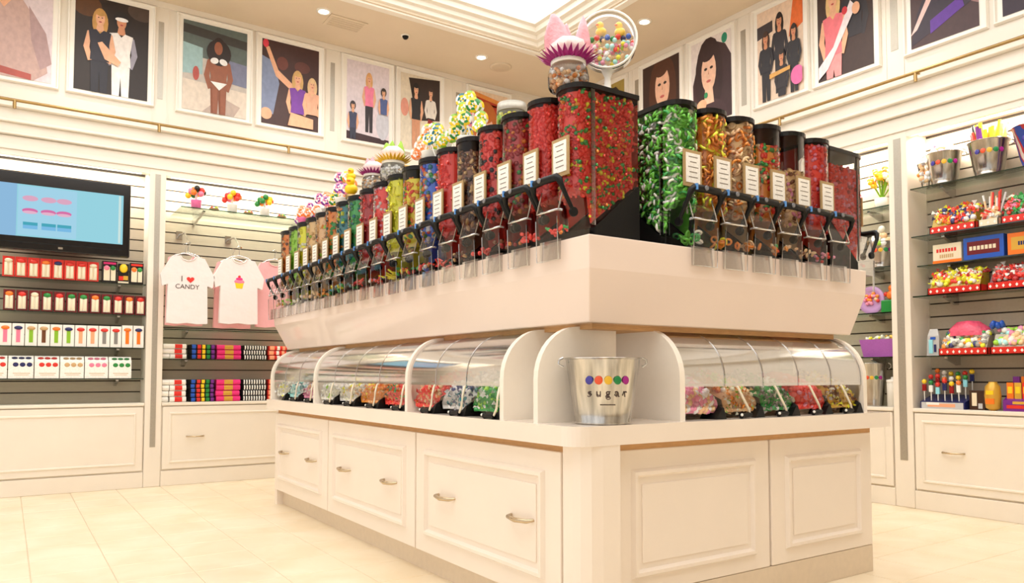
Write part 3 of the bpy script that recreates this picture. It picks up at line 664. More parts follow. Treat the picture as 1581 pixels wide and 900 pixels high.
# ------------------------------------------------------------------ things standing on the dispenser lids
LZ = WT+.7225
def ruffle(b, r, z, h, n=28, amp=.35):
    vs = []
    for k, (rr, zz) in enumerate(((r*.55, z+h*.1), (r*.85, z+h*.3), (r*1.25, z+h*.9))):
        for i in range(n*2):
            a = math.pi*i/n; q = rr*(1+(amp*.5*k/2)*(1 if i % 2 else -1)*(.6+.8*random.random())); vs.append((q*math.cos(a), q*math.sin(a), zz+(h*.35*(1 if i % 2 else -1)*k/2)))
    m_ = n*2; b.add(vs, [(k*m_+i, k*m_+(i+1) % m_, (k+1)*m_+(i+1) % m_, (k+1)*m_+i) for k in range(2) for i in range(m_)], smooth=False)
def gift_jar(loc, lab, s_, ruf, tuft, pal):
    t = thing('candy_gift_jar', lab, 'gift jar', loc)
    MB().lathe([(.001, 0), (.085*s_, 0), (.092*s_, .01*s_), (.095*s_, .06*s_), (.088*s_, .095*s_), (.075*s_, .11*s_), (.075*s_, .125*s_)], n=20).build('jar', 'acrylic', t)
    b = MB()
    for k in range(90):
        a = rng.random()*6.28; r = (.082*s_)*math.sqrt(rng.random()); piece(b, 'ball', (r*math.cos(a), r*math.sin(a), .012+.085*s_*rng.random()), .012*s_, pick(pal))
    tag(b.build('sweets', 'candy', t), kind='stuff')
    MB().lathe([(.08*s_, .112*s_), (.082*s_, .13*s_), (.001, .132*s_)], n=20).build('lid', 'white_card', t)
    b = MB(); ruffle(b, .100*s_, .122*s_, .034*s_); b.build('ribbon_ruffle', ruf, t)
    # cellophane and paper tuft: a dome with two tall peaks
    MB().lathe([(.06*s_, .15*s_), (.085*s_, .18*s_), (.082*s_, .21*s_), (.05*s_, .235*s_), (.001, .245*s_)], n=14, wob=.10).build('wrap_dome', 'cello_white', t)
    for k, (u, z, r, tl, sx) in enumerate(((-.048, .245, .130, -.30, .62), (.062, .232, .105, .16, .52), (.0, .225, .09, .1, .6)) if s_ > .98 else ((-.04, .205, .075, -.3, .7), (.045, .20, .07, .2, .7), (.0, .205, .075, .1, .7))):
        b = MB().ball((0, 0, 0), r*s_, n=12, m=8, sc=(sx, .13, 1)); V = []
        for (x, y, zz) in b.v:
            q = (zz/(r*s_)+1)/2; x = x*(1.25-q*.95)+zz*tl*.6; V.append((x*.83+y*.555+u*.83*s_, -x*.555+y*.83-u*.555*s_+(.02 if k == 2 else 0), zz+z*s_+.012*math.sin(x*60+k)+.010*(rng.random()-.5)))
        b.v = V; b.build('wrap_peak', tuft, t)
    return t
gift_jar((2.115, 2.70, LZ), 'glass candy jar with purple ribbon ruffle and pink paper tuft on the corner dispenser', 1.0, 'ribbon_purple', 'cello_pink', [('peach', 2), ('orange', 1.5), ('white', 1), ('brown', .5)])
gift_jar((2.13, 4.96, LZ), 'small gift jar with purple ruffle and pale pink tuft on the long row', .85, 'ribbon_purple', 'cello_pink', [('white', 2), ('peach', 1)])
gift_jar((2.13, 4.63, LZ), 'small gift jar with yellow ruffle and lime green tuft on the long row', .95, 'ribbon_yellow', 'ribbon_green', [('white', 2), ('ivory', 1)])
# duck globe
def duck(parent, c, s_, name='rubber_duck'):
    d = MB().ball(c, .034*s_, sc=(1, 1, .8)).ball((c[0]-.006*s_, c[1]-.006*s_, c[2]+.038*s_), .023*s_).build(name, 'duck_yellow', parent)
    MB().ball((c[0]-.022*s_, c[1]-.022*s_, c[2]+.036*s_), .009*s_, K['orange'], n=8, m=5, sc=(1.2, 1.2, .6)).build('beak', 'gloss_print', d)
    return d
t = thing('duck_candy_drum', 'clear round candy drum with two yellow ducks behind the pink gift jar', 'candy drum', (2.37, 2.72, LZ), -.708)
MB().lathe([(.05, 0), (.055, .008), (.02, .03), (.014, .12), (.03, .155)], n=16).build('stand', 'white_card', t)
gz = .295
MB().lathe([(.001, -.05), (.10, -.048), (.138, -.038), (.138, .038), (.10, .048), (.001, .05)], (0, 0, gz), n=32, ax=1).build('drum', 'cellophane', t)
b = MB()
for k in range(210):
    a = rng.random()*6.28; r = .126*math.sqrt(rng.random()); x, z = r*math.cos(a), r*math.sin(a)
    if z > .0: continue
    piece(b, 'ball', (x, (rng.random()-.5)*.066, gz+z), .0125, pick([('white', 3), ('pink', 2), ('peach', 2), ('cyan', 1), ('red', .8), ('yellow', .6), ('lime', .5)]))
tag(b.build('sweets', 'candy', t), kind='stuff')
b = MB()
for k in range(9): b.ball((-.10+.025*k, -.03+.02*(k % 2), gz+.012), .014, [K['blue'], K['green'], K['red'], K['navy']][k % 4], n=8, m=5)
tag(b.build('bead_row', 'gloss_print', t), kind='stuff')
ra = [(.139*math.cos(q), -.04, gz+.139*math.sin(q)) for q in [2*math.pi*i/32 for i in range(33)]]
MB().tube(ra, .006, n=6, caps=False).build('rim', 'white_card', t)
duck(t, (-.03, -.01, gz+.048), .8, 'duck'); duck(t, (.06, -.01, gz+.042), .8, 'duck')
# small jar with grey lid
t = thing('candy_jar', 'squat clear jar with grey lid behind the red dispensers', 'jar', (2.27, 3.40, LZ))
MB().lathe([(.001, 0), (.08, 0), (.085, .01), (.085, .12), (.075, .13)], n=20).build('jar', 'acrylic', t)
MB().lathe([(.082, .128), (.084, .135), (.08, .175), (.001, .178)], n=20).build('lid', 'channel_metal', t)
b = MB()
for k in range(110): a = rng.random()*6.28; piece(b, 'ball', (.072*math.cos(a), .072*math.sin(a), .012+.10*rng.random()), .013, pick([('lime', 2), ('magenta', 2), ('yellow', 2), ('white', 1)]))
tag(b.build('sweets', 'candy', t), kind='stuff')
# lollipop bouquets
def lolly_meshes():
    out = []
    for cols in (('lime', 'white', 'yellow'), ('teal', 'white', 'yellow'), ('pink', 'white', 'purple'), ('yellow', 'white', 'green'), ('peach', 'white', 'orange')):
        b = MB(); n = 18; R = 1.0
        for k, (r0, r1) in enumerate(((.0, .34), (.34, .68), (.68, 1.0))):
            for i in range(n):
                a0, a1 = 2*math.pi*i/n, 2*math.pi*(i+1)/n; c_ = K[cols[(k+(i//3)) % 3]]
                for sgn in (-1, 1):
                    y = lambda r: sgn*.22*math.sqrt(max(0, 1-r*r*.9))
                    p = [(r0*math.cos(a0), y(r0), r0*math.sin(a0)), (r1*math.cos(a0), y(r1), r1*math.sin(a0)), (r1*math.cos(a1), y(r1), r1*math.sin(a1)), (r0*math.cos(a1), y(r0), r0*math.sin(a1))]
                    b.add(p, [(0, 1, 2, 3)] if r0 else [(0, 1, 2)], c_, True)
        for i in range(n):
            a0, a1 = 2*math.pi*i/n, 2*math.pi*(i+1)/n; q = .22*math.sqrt(.1)
            b.add([(math.cos(a0), -q, math.sin(a0)), (math.cos(a1), -q, math.sin(a1)), (math.cos(a1), q, math.sin(a1)), (math.cos(a0), q, math.sin(a0))], [(0, 1, 2, 3)], K[cols[0]])
        out.append(b.mesh('lollipop'))
    return out
LOL = lolly_meshes()
STK = MB().tube([(0, 0, -3.2), (0, 0, -.95)], .07, n=5).mesh('stick')
def bouquet(loc, lab, n, R, hgt, spread, base_mat, types, br=.07, bh=.07, rz=0):
    t = thing('lollipop_bouquet', lab, 'lollipops', loc, rz)
    MB().lathe([(.001, 0), (br*.8, 0), (br, bh*.9), (br*1.03, bh), (br*.9, bh)], n=16).build('pot', base_mat, t)
    for k in range(n):
        a = 2.4*k; q = math.sqrt((k+.5)/n); dx, dy = spread[0]*q*math.cos(a), spread[1]*q*math.sin(a); z = hgt*(1-.75*q*q)+.05*rng.random()
        o = inst('lollipop', LOL[types[k % len(types)]], 'candy', t, (dx, dy, z), (.35*(rng.random()-.5), .5*dx/spread[0], 1.0*(rng.random()-.5)-.6), (R, R, R))
        inst('stick', STK, 'white_card', o)
    return t
bouquet((2.16, 4.12, LZ), 'dense bouquet of green and yellow swirl lollipops on the long row, left half', 16, .042, .19, (.08, .16), 'white_card', [0, 3, 1, 0, 4], rz=0)
bouquet((2.20, 3.76, LZ), 'taller bouquet of green, teal and yellow swirl lollipops beside the red dispenser, right half', 18, .042, .27, (.08, .16), 'white_card', [0, 1, 3, 2, 0])
bouquet((2.16, 5.60, LZ), 'bouquet of pale yellow and lilac lollipops on the dark green dispensers', 10, .045, .22, (.07, .15), 'white_card', [3, 2, 4])
bouquet((2.16, 6.05, LZ), 'small bouquet of peach and yellow lollipops toward the far end of the long row', 9, .045, .17, (.07, .16), 'white_card', [4, 2, 4])
bouquet((2.16, 6.50, LZ), 'small bouquet of pink and lilac lollipops at the far end of the long row', 9, .045, .14, (.07, .16), 'clay_pink', [2, 4, 2])
t = thing('duck_stack', 'two yellow candy ducks stacked on a stick above a dark green dispenser', 'candy ducks', (2.10, 5.30, LZ))
MB().lathe([(.001, 0), (.04, 0), (.045, .03), (.001, .03)], n=14).build('base', 'brass', t); MB().tube([(0, 0, .03), (0, 0, .20)], .008, n=6).build('stick', 'white_card', t)
duck(t, (0, 0, .075), 1.5, 'duck'); duck(t, (0, 0, .17), 1.05, 'duck')

# ------------------------------------------------------------------ posters
def P2(b, shapes, w, h, y0=-.017):
    """flat print: shapes in 0..1 (u right, v up), layered a hair apart"""
    b.add([(-w/2, y0, -h/2), (w/2, y0, -h/2), (w/2, y0, h/2), (-w/2, y0, h/2)], [(0, 1, 2, 3)], lin(shapes[0]))
    def clip(p): return (max(0, min(1, p[0])), max(0, min(1, p[1])))
    for k, s_ in enumerate(shapes[1:]):
        y = y0-.0005*(k+1)
        if s_[0] == 'e':
            _, cx, cy, rx, ry, rot, c_ = s_; pts = []
            for i in range(18):
                a = 2*math.pi*i/18; ex, ey = rx*math.cos(a), ry*math.sin(a)
                # rotate in true aspect
                X, Z = ex*w, ey*h; r = math.radians(rot); pts.append((cx+(X*math.cos(r)-Z*math.sin(r))/w, cy+(X*math.sin(r)+Z*math.cos(r))/h))
        else: _, pts, c_ = s_
        pts = [clip(p) for p in pts]
        b.add([((p[0]-.5)*w, y, (p[1]-.5)*h) for p in pts], [tuple(range(len(pts)))], lin(c_))
def person(cx, hy, s_, hair, skin, top, bottom=None, long=True, sleeve=None, arm=0):
    """simple printed figure: head centre (cx,hy), s_ = head half-height"""
    o = []
    o.append(('e', cx, hy-(.5*s_ if long else -.15*s_), 1.35*s_, (1.9 if long else 1.15)*s_, 0, hair))
    if bottom: o.append(('p', [(cx-1.5*s_, hy-5*s_), (cx+1.5*s_, hy-5*s_), (cx+1.35*s_, hy-11*s_), (cx+.2*s_, hy-11*s_), (cx, hy-7*s_), (cx-.2*s_, hy-11*s_), (cx-1.35*s_, hy-11*s_)], bottom))
    ac = sleeve or skin
    o.append(('p', [(cx-2.1*s_, hy-1.9*s_), (cx-1.4*s_, hy-1.7*s_), (cx-1.7*s_, hy-4.0*s_), (cx-1.2*s_, hy-5.6*s_), (cx-1.9*s_, hy-5.8*s_), (cx-2.7*s_, hy-4*s_)], ac))
    if arm: o.append(('p', [(cx+1.2*s_, hy-1.8*s_), (cx+2.0*s_, hy-2.2*s_), (cx+3.6*s_, hy+1.4*s_), (cx+3.1*s_, hy+1.7*s_)], ac))
    else: o.append(('p', [(cx+2.1*s_, hy-1.9*s_), (cx+1.4*s_, hy-1.7*s_), (cx+1.7*s_, hy-4.0*s_), (cx+1.2*s_, hy-5.6*s_), (cx+1.9*s_, hy-5.8*s_), (cx+2.7*s_, hy-4*s_)], ac))
    o.append(('p', [(cx-.5*s_, hy-.8*s_), (cx+.5*s_, hy-.8*s_), (cx+.7*s_, hy-1.7*s_), (cx-.7*s_, hy-1.7*s_)], skin))
    o.append(('p', [(cx-1.9*s_, hy-1.7*s_), (cx-.6*s_, hy-1.5*s_), (cx, hy-2.0*s_), (cx+.6*s_, hy-1.5*s_), (cx+1.9*s_, hy-1.7*s_), (cx+1.45*s_, hy-4.0*s_), (cx+1.6*s_, hy-5.6*s_), (cx-1.6*s_, hy-5.6*s_), (cx-1.45*s_, hy-4.0*s_)], top))
    o.append(('e', cx, hy, .78*s_, 1.0*s_, 0, skin)); o.append(('e', cx, hy+.75*s_, .85*s_, .42*s_, 0, hair))
    o.append(('e', cx-.3*s_, hy+.12*s_, .13*s_, .07*s_, 0, (60, 40, 36))); o.append(('e', cx+.3*s_, hy+.12*s_, .13*s_, .07*s_, 0, (60, 40, 36))); o.append(('e', cx, hy-.45*s_, .26*s_, .09*s_, 0, (180, 70, 70)))
    return o
def portrait(cx, cy, s_, hair, skin, coat):
    return [('e', cx, cy-.25*s_, 1.25*s_, 1.75*s_, 0, hair), ('e', cx, cy+.4*s_, 1.05*s_, .95*s_, 0, hair), ('p', [(cx-1.8*s_, cy-2.8*s_), (cx-1.2*s_, cy-1.4*s_), (cx, cy-1.1*s_), (cx+1.2*s_, cy-1.4*s_), (cx+1.8*s_, cy-2.8*s_)], coat),
            ('p', [(cx-.32*s_, cy-.6*s_), (cx+.32*s_, cy-.6*s_), (cx+.45*s_, cy-1.35*s_), (cx-.45*s_, cy-1.35*s_)], skin), ('e', cx, cy, .66*s_, .86*s_, 0, skin), ('e', cx-.1*s_, cy+.75*s_, .62*s_, .3*s_, 8, hair),
            ('e', cx-.26*s_, cy+.14*s_, .14*s_, .06*s_, 0, (50, 34, 30)), ('e', cx+.26*s_, cy+.14*s_, .14*s_, .06*s_, 0, (50, 34, 30)), ('p', [(cx-.05*s_, cy-.12*s_), (cx+.05*s_, cy-.12*s_), (cx, cy+.1*s_)], (206, 146, 118)),
            ('e', cx, cy-.40*s_, .20*s_, .06*s_, 0, (204, 104, 96))]
SK, SK2, SK3 = (232, 176, 140), (212, 146, 108), (150, 88, 60)
A = {}
A[0] = [(222, 206, 212), ('e', .86, .93, .07, .05, 0, (196, 40, 120)), ('e', .72, .95, .05, .04, 0, (60, 140, 140)), ('e', .40, .93, .28, .22, 0, (150, 70, 40)), ('p', [(.0, .62), (.3, .80), (.62, .80), (.86, .55), (.95, .1), (.78, .0), (.0, .0)], (196, 164, 156)),
        ('p', [(.7, .75), (.92, .5), (1, .2), (.86, .12), (.74, .4)], (176, 146, 146)), ('p', [(.0, .13), (.75, .06), (.75, .0), (.0, .05)], (176, 84, 74)), ('p', [(.28, .88), (.52, .88), (.48, .76), (.4, .68), (.32, .76)], SK), ('e', .36, .97, .16, .16, 0, SK), ('e', .34, .9, .06, .02, 0, (190, 80, 76))]
A[1] = [(38, 26, 22), ('e', .15, .9, .2, .12, 0, (92, 56, 26)), ('e', .9, .95, .2, .1, 0, (76, 60, 52))] + person(.62, .80, .085, (30, 24, 24), SK2, (240, 234, 230), (238, 232, 228), False, (150, 146, 160)) + [('e', .62, .82, .09, .022, 0, (246, 246, 246))] + person(.33, .78, .08, (200, 150, 80), SK, (34, 30, 44), (30, 27, 38)) + [('p', [(.30, .52), (.36, .54), (.62, .36), (.58, .31), (.40, .36)], SK)]
A[2] = [(196, 186, 176), ('p', [(0, .62), (1, .58), (1, 1), (0, 1)], (92, 104, 100)), ('p', [(0, .86), (1, .80), (1, .9), (0, .96)], (60, 58, 56)), ('p', [(0, .4), (.3, .42), (.3, .72), (0, .75)], (156, 188, 190)), ('p', [(.7, .38), (1, .36), (1, .62), (.7, .64)], (120, 124, 150)), ('p', [(0, 0), (1, 0), (1, .3), (0, .34)], (222, 208, 192)), ('p', [(.3, 0), (.8, 0), (.9, .12), (.6, .2)], (188, 168, 156)), ('e', .2, .42, .05, .08, 0, (180, 80, 70))] + \
       person(.55, .76, .085, (40, 26, 22), SK3, SK3, SK3) + [('e', .55, .70, .19, .15, 0, (40, 26, 22)), ('e', .54, .75, .065, .075, 0, SK3), ('e', .48, .60, .065, .035, 20, (240, 238, 236)), ('e', .62, .60, .065, .035, -20, (240, 238, 236)), ('p', [(.42, .36), (.68, .36), (.56, .27)], (240, 238, 236)), ('p', [(.44, .3), (.54, .28), (.53, 0), (.46, 0)], SK3), ('p', [(.57, .28), (.67, .3), (.64, 0), (.58, 0)], SK3)]
A[3] = [(66, 38, 36), ('e', .35, .75, .1, .08, 0, (110, 56, 46)), ('e', .7, .75, .14, .07, 0, (96, 52, 46)), ('p', [(0, .15), (.2, .12), (.3, .5), (.2, .75), (0, .8)], (128, 140, 172)), ('e', .08, .12, .1, .07, 0, SK), ('p', [(.05, .92), (.12, .92), (.28, .66), (.58, .50), (.56, .42), (.24, .58)], SK), ('e', .06, .95, .05, .05, 0, (222, 60, 80))] + person(.62, .60, .075, (210, 168, 104), SK, (118, 56, 160)) + person(.88, .56, .065, (226, 190, 140), SK, (226, 170, 140)) + [('p', [(.45, .02), (.9, .02), (.9, .14), (.5, .18)], SK)]
A[4] = [(226, 214, 222), ('p', [(0, 0), (1, 0), (1, .06), (0, .10)], (60, 34, 40)), ('e', .85, .25, .16, .2, 0, (206, 206, 216))] + person(.52, .80, .062, (226, 170, 110), SK, (240, 130, 164), (48, 40, 46)) + person(.14, .42, .05, (60, 50, 56), SK, (60, 66, 96), (50, 52, 70), False) + person(.86, .66, .05, (60, 46, 40), SK, (80, 96, 150), None, False)
A[5] = [(226, 214, 192), ('p', [(.2, .95), (1, 1), (1, .45), (.4, .4)], (50, 34, 28)), ('p', [(.55, 0), (1, 0), (1, .4), (.7, .45)], (150, 34, 36)), ('e', .1, .55, .1, .12, 0, (222, 150, 130))] + person(.76, .80, .06, (60, 40, 34), SK, (232, 224, 214), None, False, (232, 224, 214)) + person(.38, .80, .07, (24, 18, 18), SK, (36, 34, 38), (210, 150, 116))
A[6] = [(240, 214, 186), ('p', [(0, .8), (.2, .95), (1, .82), (1, .62), (.5, .72), (0, .86)], (186, 60, 36)), ('p', [(.1, .98), (.9, .9), (.9, .84), (.1, .92)], (236, 150, 70)), ('p', [(.62, 0), (1, 0), (1, .72), (.7, .66)], (206, 120, 50))] + portrait(.42, .42, .30, (196, 110, 50), (244, 196, 172), (230, 170, 120))
A[7] = [(172, 150, 76)] + portrait(.6, .5, .3, (52, 32, 28), SK, (70, 50, 46))
A[8] = [(58, 36, 32)] + portrait(.55, .66, .30, (84, 48, 34), (240, 190, 160), (60, 40, 36))
A[9] = [(232, 222, 218), ('e', .84, .92, .07, .06, 0, (30, 140, 110)), ('p', [(.05, 0), (1, 0), (1, .7), (.86, .85), (.55, .95), (.2, .8), (.04, .5)], (58, 34, 40))] + portrait(.45, .60, .28, (50, 28, 32), (242, 196, 168), (64, 40, 46)) + [('e', .26, .22, .14, .07, 30, SK), ('e', .38, .33, .045, .035, 0, (40, 140, 90))]
A[10] = [(232, 206, 182), ('p', [(.7, .6), (1, .7), (1, 1), (.8, 1)], (226, 110, 50)), ('p', [(0, .7), (.35, .74), (.35, .86), (0, .84)], (60, 52, 56))] + person(.50, .82, .07, (36, 26, 26), SK2, (40, 36, 44), (38, 34, 40), True, (40, 36, 44)) + person(.2, .68, .065, (70, 44, 34), SK2, (36, 34, 42), (34, 32, 38), True, (40, 36, 44)) + person(.82, .64, .06, (40, 30, 28), SK2, (38, 36, 42), (36, 34, 40), True, (38, 36, 42)) + person(.56, .42, .06, (46, 34, 30), SK2, (44, 38, 44), (40, 36, 42), True, (44, 38, 44)) + [('e', .9, .16, .14, .10, 0, (228, 110, 170)), ('p', [(.3, .22), (.75, .25), (.75, .29), (.3, .27)], (226, 170, 90))]
A[11] = [(60, 42, 38)] + person(.66, .90, .10, (40, 28, 26), SK2, (44, 40, 46), None, False, (48, 44, 50)) + person(.30, .78, .10, (226, 190, 130), SK, (236, 120, 130), (240, 150, 150)) + [('p', [(.02, .02), (.2, .10), (.72, .62), (.62, .70), (.3, .30), (.02, .14)], (236, 226, 230)), ('e', .52, .62, .05, .04, 0, (206, 50, 60)), ('e', .72, .60, .07, .06, 0, SK)]
A[12] = [(70, 46, 48), ('p', [(.72, .3), (1, .2), (1, 1), (.8, 1)], (150, 110, 110)), ('e', .2, .8, .2, .2, 0, (216, 160, 90)), ('p', [(0, .02), (.9, .24), (.75, .62), (.4, .7), (.1, .3)], (48, 36, 52)), ('p', [(.3, .08), (.8, .22), (.76, .32), (.3, .2)], (92, 44, 150)), ('p', [(.0, .12), (.1, .16), (.6, .66), (.52, .72)], (232, 196, 190)), ('e', .45, .93, .2, .14, 0, (44, 30, 28)), ('e', .25, .88, .10, .11, 0, SK)]
A[13] = [(56, 34, 40), ('e', .6, .85, .3, .2, 0, (150, 100, 80)), ('p', [(0, 0), (1, 0), (1, .5), (0, .4)], (46, 28, 44))]
PL = ['woman in mauve blouse on pale ground', 'couple in black dress and white suit on dark ground', 'woman in white swimwear on a street', 'woman in purple raising one arm', 'woman in pink top with two children', 'seated woman in black with a man in white', 'face under a red brim', 'dark-haired head on olive ground', 'smiling brown-haired woman on dark ground', 'long-haired woman with green candy', 'group of four in black', 'blond woman in pink beside a man', 'person in purple and black leaning', 'dark portrait at the photo edge']
ZP, HP = 4.178, .905
def poster(i, left, a, b2):
    w = abs(b2-a); c_ = (a+b2)/2
    t = thing('framed_poster', 'white framed poster of %s' % PL[i], 'poster', (c_, YL-.001, ZP) if left else (XR-.001, c_, ZP), 0 if left else HALF, 'framed posters along the frieze')
    fw_ = .062; b = MB(); o = [(-w/2-fw_, w/2+fw_, -HP/2-.045, HP/2+.055)][0]
    b.box(o[0], o[1], -.014, 0, o[2], o[3]); b.frame(o[0], o[1], o[2], o[3], .024, -.034, -.014)
    b.build('frame', 'frame_white', t)
    b = MB(); P2(b, A[i], w, HP); b.build('print', 'print', t)
for i, a, b2 in ((0, -.35, .272), (1, .448, 1.07), (2, 1.384, 2.005), (3, 2.16, 2.775), (4, 3.10, 3.614), (5, 3.762, 4.28), (6, 4.72, 5.26)): poster(i, True, a, b2)
for i, a, b2 in ((7, 7.12, 6.68), (8, 6.36, 5.79), (9, 5.61, 5.07), (10, 4.745, 4.232), (11, 4.08, 3.55), (12, 3.23, 2.71), (13, 2.548, 2.03)): poster(i, False, b2, a)

# ------------------------------------------------------------------ television
t = thing('television', 'large black flat television with pale blue screen on the slat wall', 'television', (.38, 7.985, 2.53))
MB().box(-.565, .565, -.035, .045, -.345, .345).build('cabinet', 'tv_black', t, bevel=.01)
MB().box(-.3, .3, .045, .30, -.15, .15).build('wall_mount', 'black_plastic', t)
b = MB(); S = [(160, 222, 236), ('p', [(0, 0), (.16, 0), (.16, 1), (0, 1)], (150, 196, 232)), ('p', [(.17, .03), (.62, .03), (.62, .97), (.17, .97)], (172, 222, 244))]
for k, u in enumerate((.22, .36, .48)): S += [('e', u+.04, .74, .06, .055, 0, (232, 178, 204)), ('e', u+.04, .50, .06, .05, 0, (226, 120, 176)), ('e', u+.04, .47, .055, .03, 0, (240, 190, 214)), ('p', [(u-.01, .22), (u+.10, .22), (u+.10, .28), (u-.01, .28)], (80, 176, 196)), ('p', [(u-.01, .15), (u+.10, .15), (u+.10, .22), (u-.01, .22)], (130, 196, 240))]
S += [('p', [(.96, .02), (.98, .02), (.98, .98), (.96, .98)], (214, 240, 236))]
P2(b, S, 1.005, .465, -.0365); b.build('screen', 'screen', t, (0, 0, .005))
MB().box(-.018, .018, -.037, -.034, -.318, -.300).build('badge', 'chrome', t)
MB().box(-.5, .5, -.0365, -.034, -.285, -.275).build('speaker_line', 'black_plastic', t)

# ------------------------------------------------------------------ glass shelves
def shelf(left, a, b2, z, lab, depth=.26, front=.02, thick=.009):
    w = b2-a
    t = thing('glass_shelf', lab, 'shelf', ((a+b2)/2, YL+front, z) if left else (XR+front, (a+b2)/2, z), 0 if left else HALF)
    MB().box(-w/2, w/2, .004, depth, -thick, 0).build('pane', 'shelf_glass', t)
    MB().box(-w/2, w/2, -.001, .004, -thick, .0005).build('front_edge', 'glass_edge', t)
    for x in (-w/2+.22, w/2-.22): MB().prism([(depth+.005, -thick-.001), (.06, -thick-.001), (.06, -thick-.016), (depth-.03, -.075), (depth+.005, -.075)], 0, x-.012, x+.012).build('bracket', 'chrome', t)
Z1, Z2, Z3, Z4 = 1.945, 1.648, 1.333, 1.040
for z, nm in ((Z1, 'red candy boxes under the television'), (Z2, 'maroon candy tubes'), (Z3, 'white candy stick boxes'), (Z4, 'white dotted candy boxes')): shelf(True, -.59, 1.10, z, 'long glass shelf holding the '+nm)
shelf(True, 1.35, 2.82, 2.69, 'deep glass shelf with candy pots above the hanging T-shirts', depth=.555, front=-.275)
shelf(True, 1.27, 2.85, 1.525, 'empty glass shelf just below the hanging T-shirts'); shelf(True, 1.27, 2.85, 1.232, 'glass shelf holding the upper row of folded T-shirts')
for z, nm, dp, fr in ((2.592, 'tin buckets', .26, .02), (2.197, 'red chequered candy trays', .26, .02), (1.965, 'boxed candy', .18, .10), (1.71, 'yellow candy trays', .26, .02), (1.225, 'pink wrapped candy trays', .26, .02)): shelf(False, 1.61, 3.29, z, 'glass shelf holding the %s on the right wall' % nm, dp, fr)
for z, nm in ((2.50, 'yellow bouquet'), (1.985, 'dotted tin bucket and flowers'), (1.60, 'lilac plate and orange figure'), (1.225, 'purple plastic bin')): shelf(False, 3.47, 4.84, z, 'glass shelf in the far right bay holding the '+nm)

# ------------------------------------------------------------------ boxes and tubes below the television (local: x along wall, front -y)
CN = dict(ivory='ivory', red='red', orange='orange', navy='dark blue', green='green', pink='pink', tan='tan')
def stick_box(x, z, w, h, body, tube, head, lab, grp, name, tubes=2, ball=False):
    t = thing(name, lab, 'candy box', (x, YL+.045, z), 0, grp)
    MB().box(-w/2+.002, w/2-.002, 0, .09, 0, h, K[body]).build('carton', 'gloss_print', t, bevel=.002)
    b = MB()
    if tubes == 2:
        for s_ in (-1, 1): b.lathe([(.012, h*.10), (.013, h*.12), (.013, h*.66), (.008, h*.70)], (s_*w*.17, -.004, 0), n=10, col=K[tube])
        b.box(-w*.33, w*.33, -.003, 0, h*.08, h*.72, K['ivory'] if body != 'maroon' else K['white'])
    else: b.box(-w*.16, w*.16, -.004, 0, h*.16, h*.72, K[tube])
    b.build('tube_print', 'gloss_print', t)
    MB().ball((0, -.004, h*.80), w*.34, K[head], n=10, m=6, sc=(1, .4, .55 if not ball else .7)).build('head_print', 'gloss_print', t)
for k, hd in enumerate(['ivory', 'red', 'red', 'orange', 'navy', 'red', 'red', 'ivory']):
    stick_box(-.008+.0945*k, Z1, .0945, .185, 'red', 'ivory', hd, 'red carton with %s head over two ivory tubes, %s from left under the television' % (CN[hd], ORD[k]), 'red cartons under the television', 'candy_carton')
for k, (x, w, c1, c2) in enumerate(((.79, .125, 'pink', 'green'), (1.022, .118, 'orange', 'green'))):
    t = thing('candy_carton', 'black carton with %s and %s tubes, %s the yellow figure pack' % (c1, c2, 'left of' if k == 0 else 'right of'), 'candy box', (x, YL+.045, Z1))
    MB().box(-w/2, w/2, 0, .09, 0, .205, K['black']).build('carton', 'gloss_print', t, bevel=.002)
    MB().box(-w*.42, w*.42, -.002, 0, .175, .195, K['hot'] if k == 0 else K['red']).box(-w*.40, w*.02, -.003, 0, .02, .15, K['ivory']).box(w*.08, w*.40, -.003, 0, .02, .15, K['ivory']).build('front_print', 'gloss_print', t)
    MB().ball((-w*.2, -.003, .14), .024, K[c1], sc=(1, .4, 1)).ball((w*.22, -.003, .14), .022, K[c2], sc=(1, .4, 1)).build('head_print', 'gloss_print', t)
t = thing('figure_pack', 'small pack with a round yellow figure between two black cartons', 'candy pack', (.908, YL+.045, Z1))
MB().box(-.045, .045, .01, .08, 0, .19, K['black']).build('card', 'gloss_print', t, bevel=.002); MB().ball((0, 0, .145), .036, K['yellow'], sc=(1, .6, 1.2)).build('figure', 'gloss_print', t)
MB().box(-.04, .0, .004, .01, .03, .07, K['red']).box(.0, .04, .004, .01, .035, .075, K['gold']).box(-.045, .045, .004, .01, .0, .02, K['ivory']).build('front_print', 'gloss_print', t)
for k, hd in enumerate(['orange', 'red', 'ivory', 'green', 'red', 'green', 'green', 'orange', 'green', 'red', 'orange', 'red']):
    stick_box(.004+.0960*k, Z2, .09, .185, 'maroon', 'ivory', hd, 'maroon pack with white tubes and %s head, %s from left on second shelf' % (CN[hd], ORD[k]), 'maroon tube packs on the second shelf', 'tube_pack', ball=True)
for k, (hd, tb) in enumerate([('orange', 'pink'), ('navy', 'pink'), ('tan', 'lime'), ('tan', 'brown'), ('orange', 'lime'), ('navy', 'lime'), ('red', 'peach'), ('red', 'peach'), ('red', 'grey'), ('red', 'grey'), ('orange', 'orange'), ('navy', 'orange')]):
    stick_box(-.017+.0970*k, Z3, .095, .20 if k < 10 else .212, 'white', tb, hd, 'white box printed with %s-headed %s stick, %s from left on third shelf' % (CN[hd], 'green' if tb == 'lime' else tb, ORD[k]), 'white stick boxes on the third shelf', 'stick_box', tubes=1)
